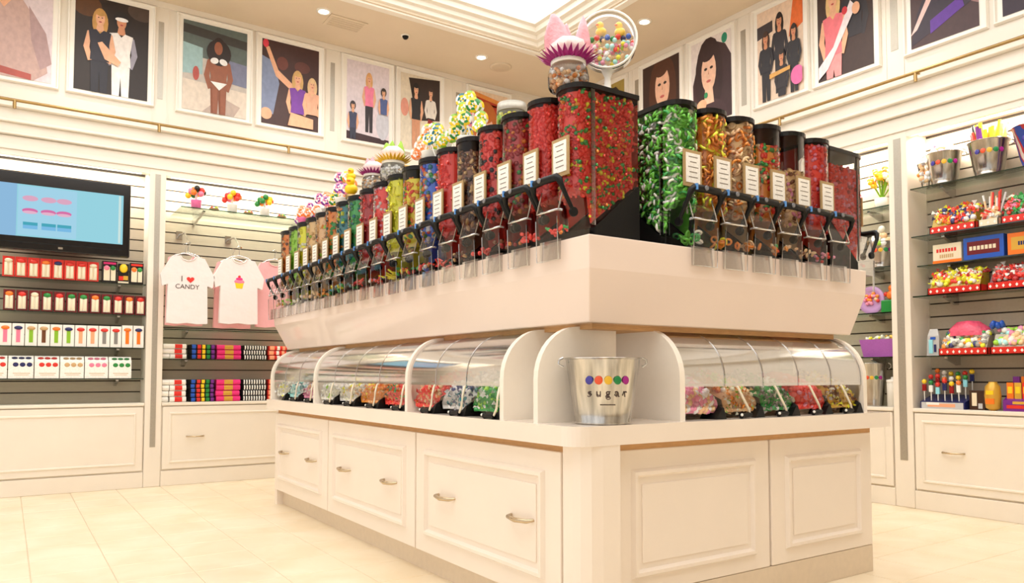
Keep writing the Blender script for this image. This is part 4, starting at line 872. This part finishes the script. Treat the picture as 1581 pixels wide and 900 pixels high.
for k, cn in enumerate(['red', 'navy', 'red', 'tan', 'pink', 'green']):
    x = -.095+.1975*k; t = thing('dotted_box', 'white box with two rows of %s dots, %s from left on bottom shelf' % (CN[cn], ORD[k]), 'candy box', (x+.005, YL+.03, Z4), 0, 'dotted boxes on the bottom television shelf')
    MB().prism([(0, 0), (.14, 0), (.14, .205), (.05, .205), (0, .155)], 0, -.095, .095, K['white']).build('carton', 'print', t, bevel=.002)
    b = MB()
    for j in (-1, 0, 1): b.ball((j*.052+.012, -.001, .125), .022, K[cn], sc=(1, .12, .9))
    b.build('front_dots', 'print', t); b = MB()
    for j in (-1, 0, 1): b.ball((j*.052+.004, .024, .183), .024, tuple(v*.6 for v in K[cn]), sc=(1, .5, .5))
    b.build('top_dots', 'print', t); MB().box(-.06, .07, -.001, 0, .045, .05, K['tan']).box(-.05, .06, -.001, 0, .03, .034, K['tan']).build('small_print', 'print', t)

# ------------------------------------------------------------------ T-shirt bay
def pot(loc, lab, pot_mat, cols, side=True):
    t = thing('candy_pot', lab, 'candy pot', loc, 0, 'candy pots on the glass shelf')
    MB().lathe([(.001, 0), (.045, 0), (.05, .08), (.052, .085), (.001, .085)], n=14).build('pot', pot_mat, t)
    for k in range(11):
        a = 2.4*k; q = math.sqrt(k/11.)
        MB().ball((.085*q*math.cos(a), .05*q*math.sin(a), .19-.07*q+.02*(k % 3)), .03, K[cols[k % len(cols)]], n=8, m=5).build('sweet', 'candy', t)
    MB().tube([(0, 0, .08), (0, 0, .17)], .012, n=6).build('stem', 'white_card', t)
pot((1.50, 7.80, 2.691), 'pink pot of multicoloured sweets at the left of the glass shelf', 'clay_pink', ['green', 'orange', 'black', 'yellow', 'pink', 'red'])
pot((1.84, 7.80, 2.691), 'white pot of red and yellow sweets at the middle of the glass shelf', 'white_card', ['red', 'pink', 'yellow', 'orange', 'red'])
pot((2.16, 7.80, 2.691), 'white pot of yellow and green sweets at the right of the glass shelf', 'white_card', ['yellow', 'orange', 'green', 'red', 'green'])
for k, (x, c_) in enumerate(((1.665, 'orange'), (1.995, 'gold'), (2.33, 'green'))):
    t = thing('candy_dish', 'tiny dish of %s sweets, %s of the three dishes between the candy pots' % (('orange', 'gold', 'green')[k], ('left', 'middle', 'right')[k]), 'dish', (x, 7.78, 2.691))
    MB().lathe([(.03, 0), (.05, .018), (.046, .018), (.001, .01)], n=14).build('dish', 'kraft', t); b = MB()
    for j in range(14): a = rng.random()*6.28; piece(b, 'ball', (.03*math.cos(a), .03*math.sin(a), .026), .012, pick([(c_, 2), ('red', 1), ('lime', 1)]))
    tag(b.build('sweets', 'candy', t), kind='stuff')
def tshirt(loc, lab, mat, wb=.185, sl=.245, h=.65, th=.05, group=None):
    t = thing('t_shirt', lab, 't-shirt', loc, 0, group)
    o = [(-wb, -h), (-wb*.5, -h-.008), (0, -h+.004), (wb*.5, -h-.006), (wb, -h), (wb*.96, -.28), (sl*.93, -.30), (sl, -.19), (.15, -.015), (.07, 0), (.05, -.03), (0, -.045), (-.05, -.03), (-.07, 0), (-.15, -.015), (-sl, -.19), (-sl*.93, -.30), (-wb*.96, -.28)]
    bd = MB().prism(o, 1, -th/2, th/2).build('body', mat, t, bevel=.014)
    MB().tube([(-.072, -th/2-.002, -.002), (-.052, -th/2-.003, -.034), (0, -th/2-.004, -.05), (.052, -th/2-.003, -.034), (.072, -th/2-.002, -.002)], .006, n=6).build('collar', mat, bd)
    hg = MB().tube([(-.15, 0, -.03), (-.08, 0, .015), (0, 0, .035), (.08, 0, .015), (.15, 0, -.03)], .006, n=6).tube([(0, 0, .035), (0, 0, .09), (.018, 0, .115), (0, 0, .135), (-.02, 0, .118)], .004, n=6)
    hg.build('hanger', 'chrome', t); return t, bd, -th/2
t, bd, yf = tshirt((1.435, 7.80, 2.22), 'white hanging T-shirt printed I love candy with a red heart', 'cotton_white')
def glyph(body, size, loc, mat): return inst('lettering', text_mesh(body, size, 'lettering', .0006), mat, bd, loc, (math.pi/2, 0, 0))
glyph('I', .075, (-.055, yf-.002, -.225), 'letter_brown'); glyph('CANDY', .062, (-.005, yf-.002, -.30), 'letter_brown')
hp = [(.5+.5*(16*math.sin(q)**3)/17, .5+.5*(13*math.cos(q)-5*math.cos(2*q)-2*math.cos(3*q)-math.cos(4*q))/17) for q in [2*math.pi*i/24 for i in range(24)]]
MB().add([((u-.5)*.075+.022, yf-.0025, (v-.5)*.07-.228) for u, v in hp], [tuple(range(24))], K['red']).build('heart_print', 'print', bd)
t, bd, yf = tshirt((1.915, 7.80, 2.235), 'white hanging T-shirt printed with a small yellow and pink cupcake', 'cotton_white')
b = MB(); y = yf-.002
b.add([(-.03, y, -.30), (.03, y, -.30), (.042, y, -.245), (-.042, y, -.245)], [(0, 1, 2, 3)], K['yellow'])
b.ball((0, yf, -.232), .05, K['pink'], n=12, m=6, sc=(1, .06, .5)).ball((0, yf, -.205), .034, K['hot'], n=12, m=6, sc=(1, .1, .5)).ball((0, yf, -.182), .014, K['red'], n=8, m=5, sc=(1, .3, 1)); b.build('cupcake_print', 'print', bd)
for x in (1.435, 1.915):
    t = thing('faceout_arm', 'chrome faceout arm holding the %s white T-shirt' % ('heart' if x < 1.6 else 'cupcake'), 'hanging arm', (x, YL+DEP-.03, 2.50))
    MB().box(-.03, .03, -.012, 0, -.04, .04).build('plate', 'chrome', t); MB().tube([(0, 0, 0), (0, -.30, -.02), (0, -.50, -.14), (0, -.56, -.16)], .009, n=6).build('arm', 'chrome', t)
tshirt((1.44, 7.98, 2.24), 'pink T-shirt hanging behind the white heart T-shirt', 'cotton_pink', wb=.17, sl=.17, h=.68); tshirt((2.31, 7.93, 2.25), 'pink T-shirt hanging right of the cupcake T-shirt', 'cotton_pink', wb=.19, sl=.235, h=.68)
tshirt((1.90, 7.99, 2.23), 'pale pink T-shirt hanging behind the cupcake T-shirt', 'cotton_pink', wb=.18, sl=.20, h=.68)
def folded(x, z, w, hgt, base, stripes, lab, grp):
    t = thing('folded_t_shirt', lab, 'folded t-shirt', (x, YL+.05, z), 0, grp)
    p = [(.0, hgt*.5), (.006, hgt*.15), (.02, 0), (.22, 0), (.22, hgt*.96), (.02, hgt*.98), (.006, hgt*.85)]
    MB().prism(p, 0, -w/2, w/2, K[base] if isinstance(base, str) else base, False).build('bundle', 'matte_vc', t, bevel=.004)
    b = MB()
    for (u0, u1, c_) in stripes: b.prism([(-.003, hgt*.5), (.004, hgt*.08), (.008, hgt*.08), (.008, hgt*.92), (.004, hgt*.92)], 0, -w/2+w*u0, -w/2+w*u1, K[c_])
    if stripes: b.build('chest_print', 'matte_vc', t)
ST = [(1.30, .062, 'white', [], 'plain white', 3, 4), (1.41, .15, 'white', [(.3, .75, 'red')], 'white with red print', 3, 4),
      (1.642, .225, 'black', [(.02, .18, 'blue'), (.25, .40, 'red'), (.45, .58, 'yellow'), (.64, .78, 'green'), (.84, .97, 'purple')], 'black with rainbow print', 3, 5),
      (1.892, .235, 'hot', [(.32, .68, 'gold')], 'hot pink with gold print', 3, 4), (2.158, .235, 'black', [(.02+.11*q, .07+.11*q, 'white') for q in range(9)], 'black and white patterned', 3, 4), (2.39, .19, 'red', [(.05, .3, 'peach'), (.45, .6, 'white'), (.75, .9, 'peach')], 'red and white patterned', 3, 4)]
LV = ['bottom', 'second', 'third', 'fourth', 'top']
for x, w, base, strp, nm, n1, n2 in ST:
    for z0, n, sh in ((1.2325, n1, 'upper'), (.8055, n2, 'lower')):
        hh = (.15 if sh == 'upper' else .225)/n
        for k in range(n):
            nmk = 'top' if k == n-1 else LV[k]
            folded(x+.012*(rng.random()-.5), z0+hh*k, w, hh-.002, base, strp, 'folded %s T-shirt, %s in its %s shelf stack' % (nm, nmk, sh), 'folded T-shirts in stacks')

# ------------------------------------------------------------------ right wall goods (helpers place at wall position y, height z)
pmat('hot_wrap', (236, 90, 120), .25, noise=.2, nscale=18, bump=.4)
FR = math.atan2(-3.0, -6.1)
m, N, L = new_mat('red_blue'); b = N['Principled BSDF']; b.inputs['Roughness'].default_value = .35
tc = N.new('ShaderNodeTexCoord'); wv = N.new('ShaderNodeTexWave'); wv.inputs['Scale'].default_value = 5.; wv.inputs['Distortion'].default_value = 2.5
L.new(tc.outputs['Object'], wv.inputs['Vector']); rp = N.new('ShaderNodeValToRGB'); rp.color_ramp.interpolation = 'CONSTANT'
rp.color_ramp.elements[0].color = lin((40, 70, 160))+(1,); rp.color_ramp.elements[1].color = lin((180, 40, 44))+(1,); rp.color_ramp.elements[1].position = .35
e = rp.color_ramp.elements.new(.8); e.color = lin((206, 196, 190))+(1,)
L.new(wv.outputs[0], rp.inputs[0]); L.new(rp.outputs[0], b.inputs['Base Color'])
def upright(t, n, r, z0, ln, pal):
    b = MB()
    for k in range(n):
        a = rng.random()*6.28; q = r*math.sqrt(rng.random()); x, y = q*math.cos(a), q*math.sin(a); l = ln*(.7+.4*rng.random())
        b.tube([(x*.6, y*.6, z0), (x, y, z0+l*.6), (x*1.15, y*1.15, z0+l)], [.008, .013, .010], pick(pal), n=5, flat=1.4)
    return tag(b.build('sweets', 'candy', t), kind='stuff')
def stuffed(t, n, r, z0, dz, kind, size, pal, rx=None):
    b = MB()
    for k in range(n):
        a = rng.random()*6.28; q = math.sqrt(rng.random()); piece(b, kind, ((rx or r)*q*math.cos(a), r*q*math.sin(a), z0+dz*rng.random()*(1.2-q)), size*(.8+.4*rng.random()), pick(pal))
    return tag(b.build('sweets', 'candy', t), kind='stuff')
t = bucket((XR+.13, 3.07, 2.5925), 'tin bucket of pale pink lollipops, leftmost on the top right shelf', .255, .13, .09, FR, False, dot=.019); stuffed(t, 34, .10, .24, .13, 'ball', .030, [('white', 3), ('peach', 2), ('pink', 2), ('cyan', .6)])
t = bucket((XR+.125, 2.735, 2.5925), 'tin bucket of red and yellow candy bars, middle of the top right shelf', .265, .14, .095, FR, False, dot=.019); upright(t, 44, .11, .16, .22, [('red', 3), ('yellow', 2.4), ('black', 1.4), ('orange', 1), ('purple', .6)])
t = bucket((XR+.125, 2.41, 2.5925), 'red and blue painted bucket at the right edge of the top right shelf', .30, .15, .09, FR, False, dot=.02, body='red_blue'); 

t = thing('candy_cone', 'clear cone of white and peach candy against the right bay side, beside the leftmost bucket', 'candy cone', (XR+.10, 3.205, 2.5925))
MB().lathe([(.025, 0), (.055, .17), (.062, .20)], n=14).build('cone', 'cellophane', t); stuffed(t, 26, .05, .06, .22, 'ball', .022, [('white', 3), ('peach', 2), ('orange', .6)])
def tray(y, z, w, lab, base, pal, kind, n, size, hgt=.13, wrap=None, group='candy trays on the right shelves', tall=None):
    t = thing('candy_tray', lab, 'candy tray', (XR+.05, y, z+.0005), HALF, group)
    b = MB(); d = .18; h = .055; th = .006
    for (p, q, r, s_) in ((-w/2, w/2, 0, th), (-w/2, w/2, d-th, d), (-w/2, -w/2+th, 0, d), (w/2-th, w/2, 0, d)): b.box(p, q, r, s_, 0, h, K[base])
    b.box(-w/2, w/2, 0, d, 0, .006, K[base]); tr = b.build('tray', 'gloss_print', t)
    b = MB(); nx = max(3, int(w/.045)); wx = w/nx
    for i in range(nx): b.add([(-w/2+wx*(i+.5), -.0015, h*.25), (-w/2+wx*(i+.72), -.0015, h*.5), (-w/2+wx*(i+.5), -.0015, h*.75), (-w/2+wx*(i+.28), -.0015, h*.5)], [(0, 1, 2, 3)], K['white'])
    b.build('check_print', 'gloss_print', tr)
    b = MB(); b.prism([(.012, .008), (d-.012, .008), (d-.012, hgt*.95), (.06, hgt*.85), (.012, .05)], 0, -w/2+.012, w/2-.012, tuple(v*.5 for v in K[pal[0][0]]))
    for k in range(n):
        f = rng.random(); y_ = .015+f*(d-.03); piece(b, kind, ((rng.random()-.5)*(w-.05), y_, .045+(hgt-.045)*min(1, f*1.6+.25)*(.75+.35*rng.random())), size*(.75+.5*rng.random()), pick(pal))
    if tall:
        for k in range(12): x = (rng.random()-.5)*w*.7; b.tube([(x, .09, hgt*.7), (x+(rng.random()-.5)*.10, .09+(rng.random()-.5)*.06, hgt+tall*(.5+.5*rng.random()))], .008, pick(pal), n=5)
    tag(b.build('sweets', 'candy', t), kind='stuff')
    if wrap: MB().lathe([(w*.42, hgt*.9), (w*.40, hgt*1.2), (w*.2, hgt*1.55), (.001, hgt*1.6)], n=14, wob=.16).build('wrapper', wrap, t, (0, d*.55, 0)).scale = (1, .5, 1)
    return t
tray(2.985, 2.197, .345, 'red chequered tray of yellow and blue wrapped candy under the tin buckets', 'red', [('yellow', 2), ('red', 2), ('navy', 1.4), ('ivory', 1.6), ('orange', 1)], 'wrap', 170, .026, .19)
tray(2.72, 2.197, .14, 'narrow tray of upright striped candy sticks in the middle of the second shelf', 'ivory', [('white', 3), ('peach', 2), ('red', 1)], 'strip', 40, .018, .13, tall=.15)
tray(2.47, 2.197, .32, 'red chequered tray of green and pink packs at the right of the second shelf', 'red', [('green', 2), ('red', 2), ('pink', 1.6), ('ivory', 1), ('brown', 1)], 'wrap', 160, .026, .19)
tray(2.985, 1.71, .40, 'red chequered tray of yellow wrapped candy below the boxed candy', 'red', [('yellow', 3), ('red', 2), ('ivory', 2), ('dred', 1)], 'wrap', 170, .026, .17)
tray(2.56, 1.71, .36, 'red chequered tray of clear bagged candy at the right of the fourth shelf', 'red', [('dred', 2), ('red', 2), ('ivory', 2), ('grey', 1)], 'wrap', 150, .026, .16)
tray(2.93, 1.225, .36, 'red tray of dotted packs with crumpled pink wrapper', 'red', [('ivory', 2), ('navy', 1), ('yellow', 1), ('green', .8), ('orange', .6), ('grey', 2)], 'ball', 170, .023, .17, 'hot_wrap')
tray(2.54, 1.225, .38, 'red chequered tray of pastel sweets with blue bow on the fifth shelf', 'red', [('ivory', 2), ('peach', 2), ('lime', 1), ('cyan', 1), ('pink', 2)], 'ball', 180, .022, .18)
t = thing('gift_bow', 'shiny blue gift bow on top of the pastel sweets tray', 'bow', (XR+.13, 2.71, 1.225+.19)); b = MB()
for k in range(7): a = k*.9; b.ball((.035*math.cos(a), .035*math.sin(a), .03+.012*(k % 2)), .028, K['blue'], n=8, m=5, sc=(1, .6, 1))
b.build('loops', 'gloss_print', t); MB().ball((0, 0, .035), .016, K['navy'], n=8, m=5).build('knot', 'gloss_print', t)
t = thing('foil_bag', 'upright silver foil bag with blue print beside the pink wrapped tray', 'bag', (XR+.09, 3.165, 1.2255), HALF)
MB().add([(-.05, -.02, 0), (.05, -.02, 0), (.05, .03, 0), (-.05, .03, 0), (-.045, -.012, .16), (.045, -.012, .16), (.045, .012, .16), (-.045, .012, .16), (-.03, -.001, .215), (.03, -.001, .215), (.03, .001, .215), (-.03, .001, .215)],
         [(3, 2, 1, 0), (0, 1, 5, 4), (1, 2, 6, 5), (2, 3, 7, 6), (3, 0, 4, 7), (4, 5, 9, 8), (5, 6, 10, 9), (6, 7, 11, 10), (7, 4, 8, 11), (8, 9, 10, 11)], K['silver']).build('bag', 'foil', t)
MB().box(-.03, .0, -.024, -.018, .02, .13, K['cyan']).box(.01, .025, -.024, -.018, .03, .09, K['navy']).box(-.02, .02, -.019, -.012, .13, .15, K['blue']).build('print', 'gloss_print', t)
t = thing('hanging_candy_net', 'cluster of red and green candies standing behind the pastel tray', 'candy cluster', (XR+.26, 2.50, 1.2255)); stuffed(t, 60, .05, .20, .16, 'ball', .02, [('dred', 3), ('red', 2), ('green', 1.4), ('brown', 2), ('yellow', .6)], rx=.03)
MB().lathe([(.03, 0), (.035, .2), (.05, .22)], n=12).build('stand', 'black_plastic', t)
# boxed candy
def cbox(y, z, w, h, d, body, panel, bars, lab, flap=None, tilt=.0):
    t = thing('candy_box', lab, 'candy box', (XR+.115, y, z+.0005), HALF)
    MB().box(-w/2, w/2, 0, d, 0, h, K[body]).build('carton', 'gloss_print', t, bevel=.003)
    b = MB().box(-w*.40, w*.40, -.0015, 0, h*.22, h*.80, K[panel])
    for k, (c_, v, l) in enumerate(bars): 
        n = 7
        for i in range(n): b.box(-w*l+2*w*l*i/n, -w*l+2*w*l*(i+.72)/n, -.0028, -.0014, h*(v-.09), h*(v+.09), K[c_])
    b.build('front_print', 'gloss_print', t)
    if flap: MB().box(-w/2, w/2, -.003, 0, 0, h*.16, K[flap]).build('flap', 'gloss_print', t)
cbox(3.06, 1.965, .22, .155, .14, 'ivory', 'ivory', [('red', .66, .36), ('tan', .36, .25)], 'cream candy box with red lettering and orange lower edge', 'orange')
cbox(2.79, 1.965, .29, .175, .14, 'blue', 'maroon', [('ivory', .5, .34)], 'blue candy box with red lettered panel between cream and orange boxes')
cbox(2.49, 1.965, .26, .165, .14, 'orange', 'gold', [('navy', .5, .22)], 'orange candy box at the right edge of the boxed candy shelf')
t = thing('candy_tube', 'tall yellow and green candy tube at the right end of the fourth shelf', 'candy tube', (XR+.08, 2.345, 1.7105)); MB().lathe([(.028, 0), (.03, .01), (.03, .24), (.001, .25)], n=12, col=K['yellow']).build('tube', 'gloss_print', t); MB().lathe([(.031, .05), (.031, .12)], n=12, col=K['lime']).build('band', 'gloss_print', t)
# on the cabinet ledge
t = thing('lollipop_stand', 'low display tray of ball lollipops at the left of the right cabinet ledge', 'lollipop stand', (XR+.04, 3.09, .8055), HALF)
MB().prism([(0, 0), (.2, 0), (.2, .11), (0, .055)], 0, -.17, .17, K['navy']).build('tray', 'gloss_print', t); MB().prism([(-.003, .0), (0, 0), (0, .05), (-.003, .05)], 0, -.16, .16, K['silver']).box(-.11, .1, -.005, -.003, .015, .04, K['peach']).box(-.12, -.02, -.006, -.003, .03, .05, K['white']).build('front_print', 'gloss_print', t)
for k in range(18):
    c_ = ['yellow', 'orange', 'red', 'green', 'white', 'yellow', 'red'][k % 7]; x = -.15+.3*((k*7) % 18)/17; y_ = .03+.14*(k % 3)/2; z = .19+.04*(k % 3)+.03*rng.random()
    o = MB().ball((x, y_, z), .02, K[c_], n=8, m=5).build('lollipop', 'candy', t); MB().tube([(x, y_, .05), (x, y_, z-.018)], .004, K['white'], n=5).box(x-.014, x+.014, y_-.008, y_+.008, z-.075, z-.022, [K['dred'], K['navy'], K['cyan'], K['white']][k % 4]).build('stick', 'gloss_print', o)
t = thing('snack_carton', 'dark snack carton leaning beside the ball lollipop tray', 'candy box', (XR+.07, 2.845, .8055), HALF); MB().box(-.055, .055, 0, .1, 0, .15, K['dbrown']).build('carton', 'gloss_print', t, bevel=.003); MB().box(-.035, .0, -.002, 0, .03, .13, K['ivory']).box(.01, .04, -.002, 0, .01, .05, K['silver']).build('front_print', 'gloss_print', t)
t = thing('snack_bag', 'crinkled yellow snack bag between dark carton and purple display box', 'bag', (XR+.06, 2.725, .8055), HALF)
MB().lathe([(.02, 0), (.05, .02), (.056, .11), (.05, .18), (.03, .205), (.028, .215)], n=14, col=K['gold'], wob=.05).build('bag', 'foil', t); MB().box(-.03, .03, -.058, -.05, .05, .09, K['orange']).box(-.025, .025, -.058, -.05, .12, .15, K['yellow']).build('print', 'gloss_print', t)
t = thing('display_box', 'purple display box of orange candy packs at the right photo edge', 'display box', (XR+.05, 2.49, .8055), HALF)
MB().prism([(0, 0), (.2, 0), (.2, .19), (.02, .085), (0, .08)], 0, -.165, .165, K['purple']).build('carton', 'gloss_print', t); MB().box(-.14, .14, -.003, 0, .02, .045, K['red']).box(-.10, .12, -.003, 0, .052, .072, K['gold']).build('front_print', 'gloss_print', t)
for k in range(6):
    o = MB().box(-.15+.052*k, -.105+.052*k, .03, .045, .07, .21, K[['orange', 'gold', 'red'][k % 3]]).build('candy_pack', 'gloss_print', t); MB().box(-.142+.052*k, -.113+.052*k, .027, .03, .13, .18, K['yellow']).build('print', 'gloss_print', o)
for k in range(5): MB().box(-.14+.057*k, -.095+.057*k, .11, .13, .12, .255, K[['purple', 'orange', 'dred'][k % 3]]).build('candy_pack', 'gloss_print', t)
# far right bay
def flower(loc, lab, cols, n, R, spread, hgt, potm):
    t = thing('candy_bouquet', lab, 'bouquet', loc); MB().lathe([(.001, 0), (.05, 0), (.06, .09), (.001, .09)], n=14).build('pot', potm, t)
    for k in range(n):
        a = 2.4*k; q = math.sqrt((k+.3)/n); c0 = (spread*q*math.cos(a), spread*q*math.sin(a), hgt-.10*q*q+.02*(k % 3))
        b = MB().ball(c0, R*.5, K[cols[(k+1) % len(cols)]], n=8, m=5)
        for j in range(6): b.ball((c0[0]+R*.75*math.cos(j*1.047), c0[1]+.4*R*math.sin(j*1.047), c0[2]+R*.75*math.sin(j*1.047)), R*.5, K[cols[k % len(cols)]], n=7, m=4)
        f_ = b.build('bloom', 'candy', t); MB().tube([(0, 0, .08), c0], .006, K['lime'], n=5).build('stem', 'gloss_print', f_)
flower((XR+.14, 3.60, 2.5005), 'big bouquet of yellow and orange candy blooms in the far right bay', ['yellow', 'yellow', 'orange', 'ivory'], 11, .042, .10, .30, 'white_card')
flower((XR+.10, 3.86, 2.5005), 'small bouquet of yellow and pink blooms left of the big yellow one', ['yellow', 'pink', 'cyan', 'yellow'], 7, .035, .07, .20, 'white_card')
t = bucket((XR+.115, 3.60, 1.9855), 'tin bucket with coloured dots holding pale blooms in the far right bay', .22, .115, .085, FR, False, dot=.018); stuffed(t, 36, .10, .20, .13, 'ball', .03, [('white', 3), ('peach', 2), ('ivory', 2), ('lime', .6)])
t = thing('candy_plate', 'round lilac plate with pink sweets on edge in the far right bay', 'plate', (XR+.10, 3.72, 1.6005), HALF); b = MB().lathe([(.001, -.006), (.08, -.004), (.12, -.02), (.122, -.01), (.08, .008), (.001, .01)], (0, .06, .122), n=24, ax=1, col=lin((206, 160, 214))); b.build('plate', 'gloss_print', t)
b = MB()
for k in range(18): a = rng.random()*6.28; q = .065*math.sqrt(rng.random()); piece(b, 'ball', (q*math.cos(a), .045, .122+q*math.sin(a)), .018, pick([('pink', 2), ('orange', 2), ('red', 1.4), ('peach', 2)]))
tag(b.build('sweets', 'candy', t), kind='stuff')
t = thing('candy_figure', 'orange candy figure on a green block beside the lilac plate', 'candy figure', (XR+.10, 3.53, 1.6005), HALF); MB().box(-.08, .08, 0, .1, 0, .11, K['green']).build('block', 'gloss_print', t, bevel=.01)
b = MB().ball((0, .04, .15), .045, K['orange']).ball((0, .04, .21), .03, K['orange']).ball((-.045, .03, .16), .022, K['red']).ball((.045, .03, .13), .022, K['orange']).ball((.05, .03, .07), .025, K['orange']); b.build('figure', 'gloss_print', t)
t = thing('purple_bin', 'purple woven plastic bin of pale yellow sweets in the far right bay', 'bin', (XR+.06, 3.62, 1.2255), HALF)
b = MB(); o = [(-.13, 0), (.13, 0), (.13, .17), (-.13, .17)]; o2 = [(-.155, -.02), (.155, -.02), (.155, .19), (-.155, .19)]
vs = [(x, y, 0) for x, y in o]+[(x, y, .15) for x, y in o2]+[(x*.95, .085+(y-.085)*.92, .15) for x, y in o2]+[(x*.93, .085+(y-.085)*.92, .02) for x, y in o]
b.add(vs, [(3, 2, 1, 0)]+[(k+i, k+(i+1) % 4, k+4+(i+1) % 4, k+4+i) for k in (0, 4, 8) for i in range(4)]+[(12, 13, 14, 15)]).build('bin', 'purple_bin', t)
b = MB()
for k in range(40): piece(b, 'bean', ((rng.random()-.5)*.24, .01+.15*rng.random(), .13+.04*rng.random()), .02, pick([('gold', 1), ('ivory', 2), ('yellow', 1)]))
tag(b.build('sweets', 'candy', t), kind='stuff')
bucket((XR+.11, 3.70, .8055), 'tall tin bucket standing on the cabinet ledge behind the island end', .37, .115, .08, FR, False, dot=.016)
t = thing('canister', 'white lidded canister beside the tall tin bucket', 'canister', (XR+.13, 3.53, .8055)); MB().lathe([(.001, 0), (.05, 0), (.052, .2), (.05, .21)], n=18).build('body', 'white_card', t); MB().lathe([(.055, .205), (.056, .225), (.02, .232), (.018, .25), (.001, .252)], n=18).build('lid', 'frame_white', t)
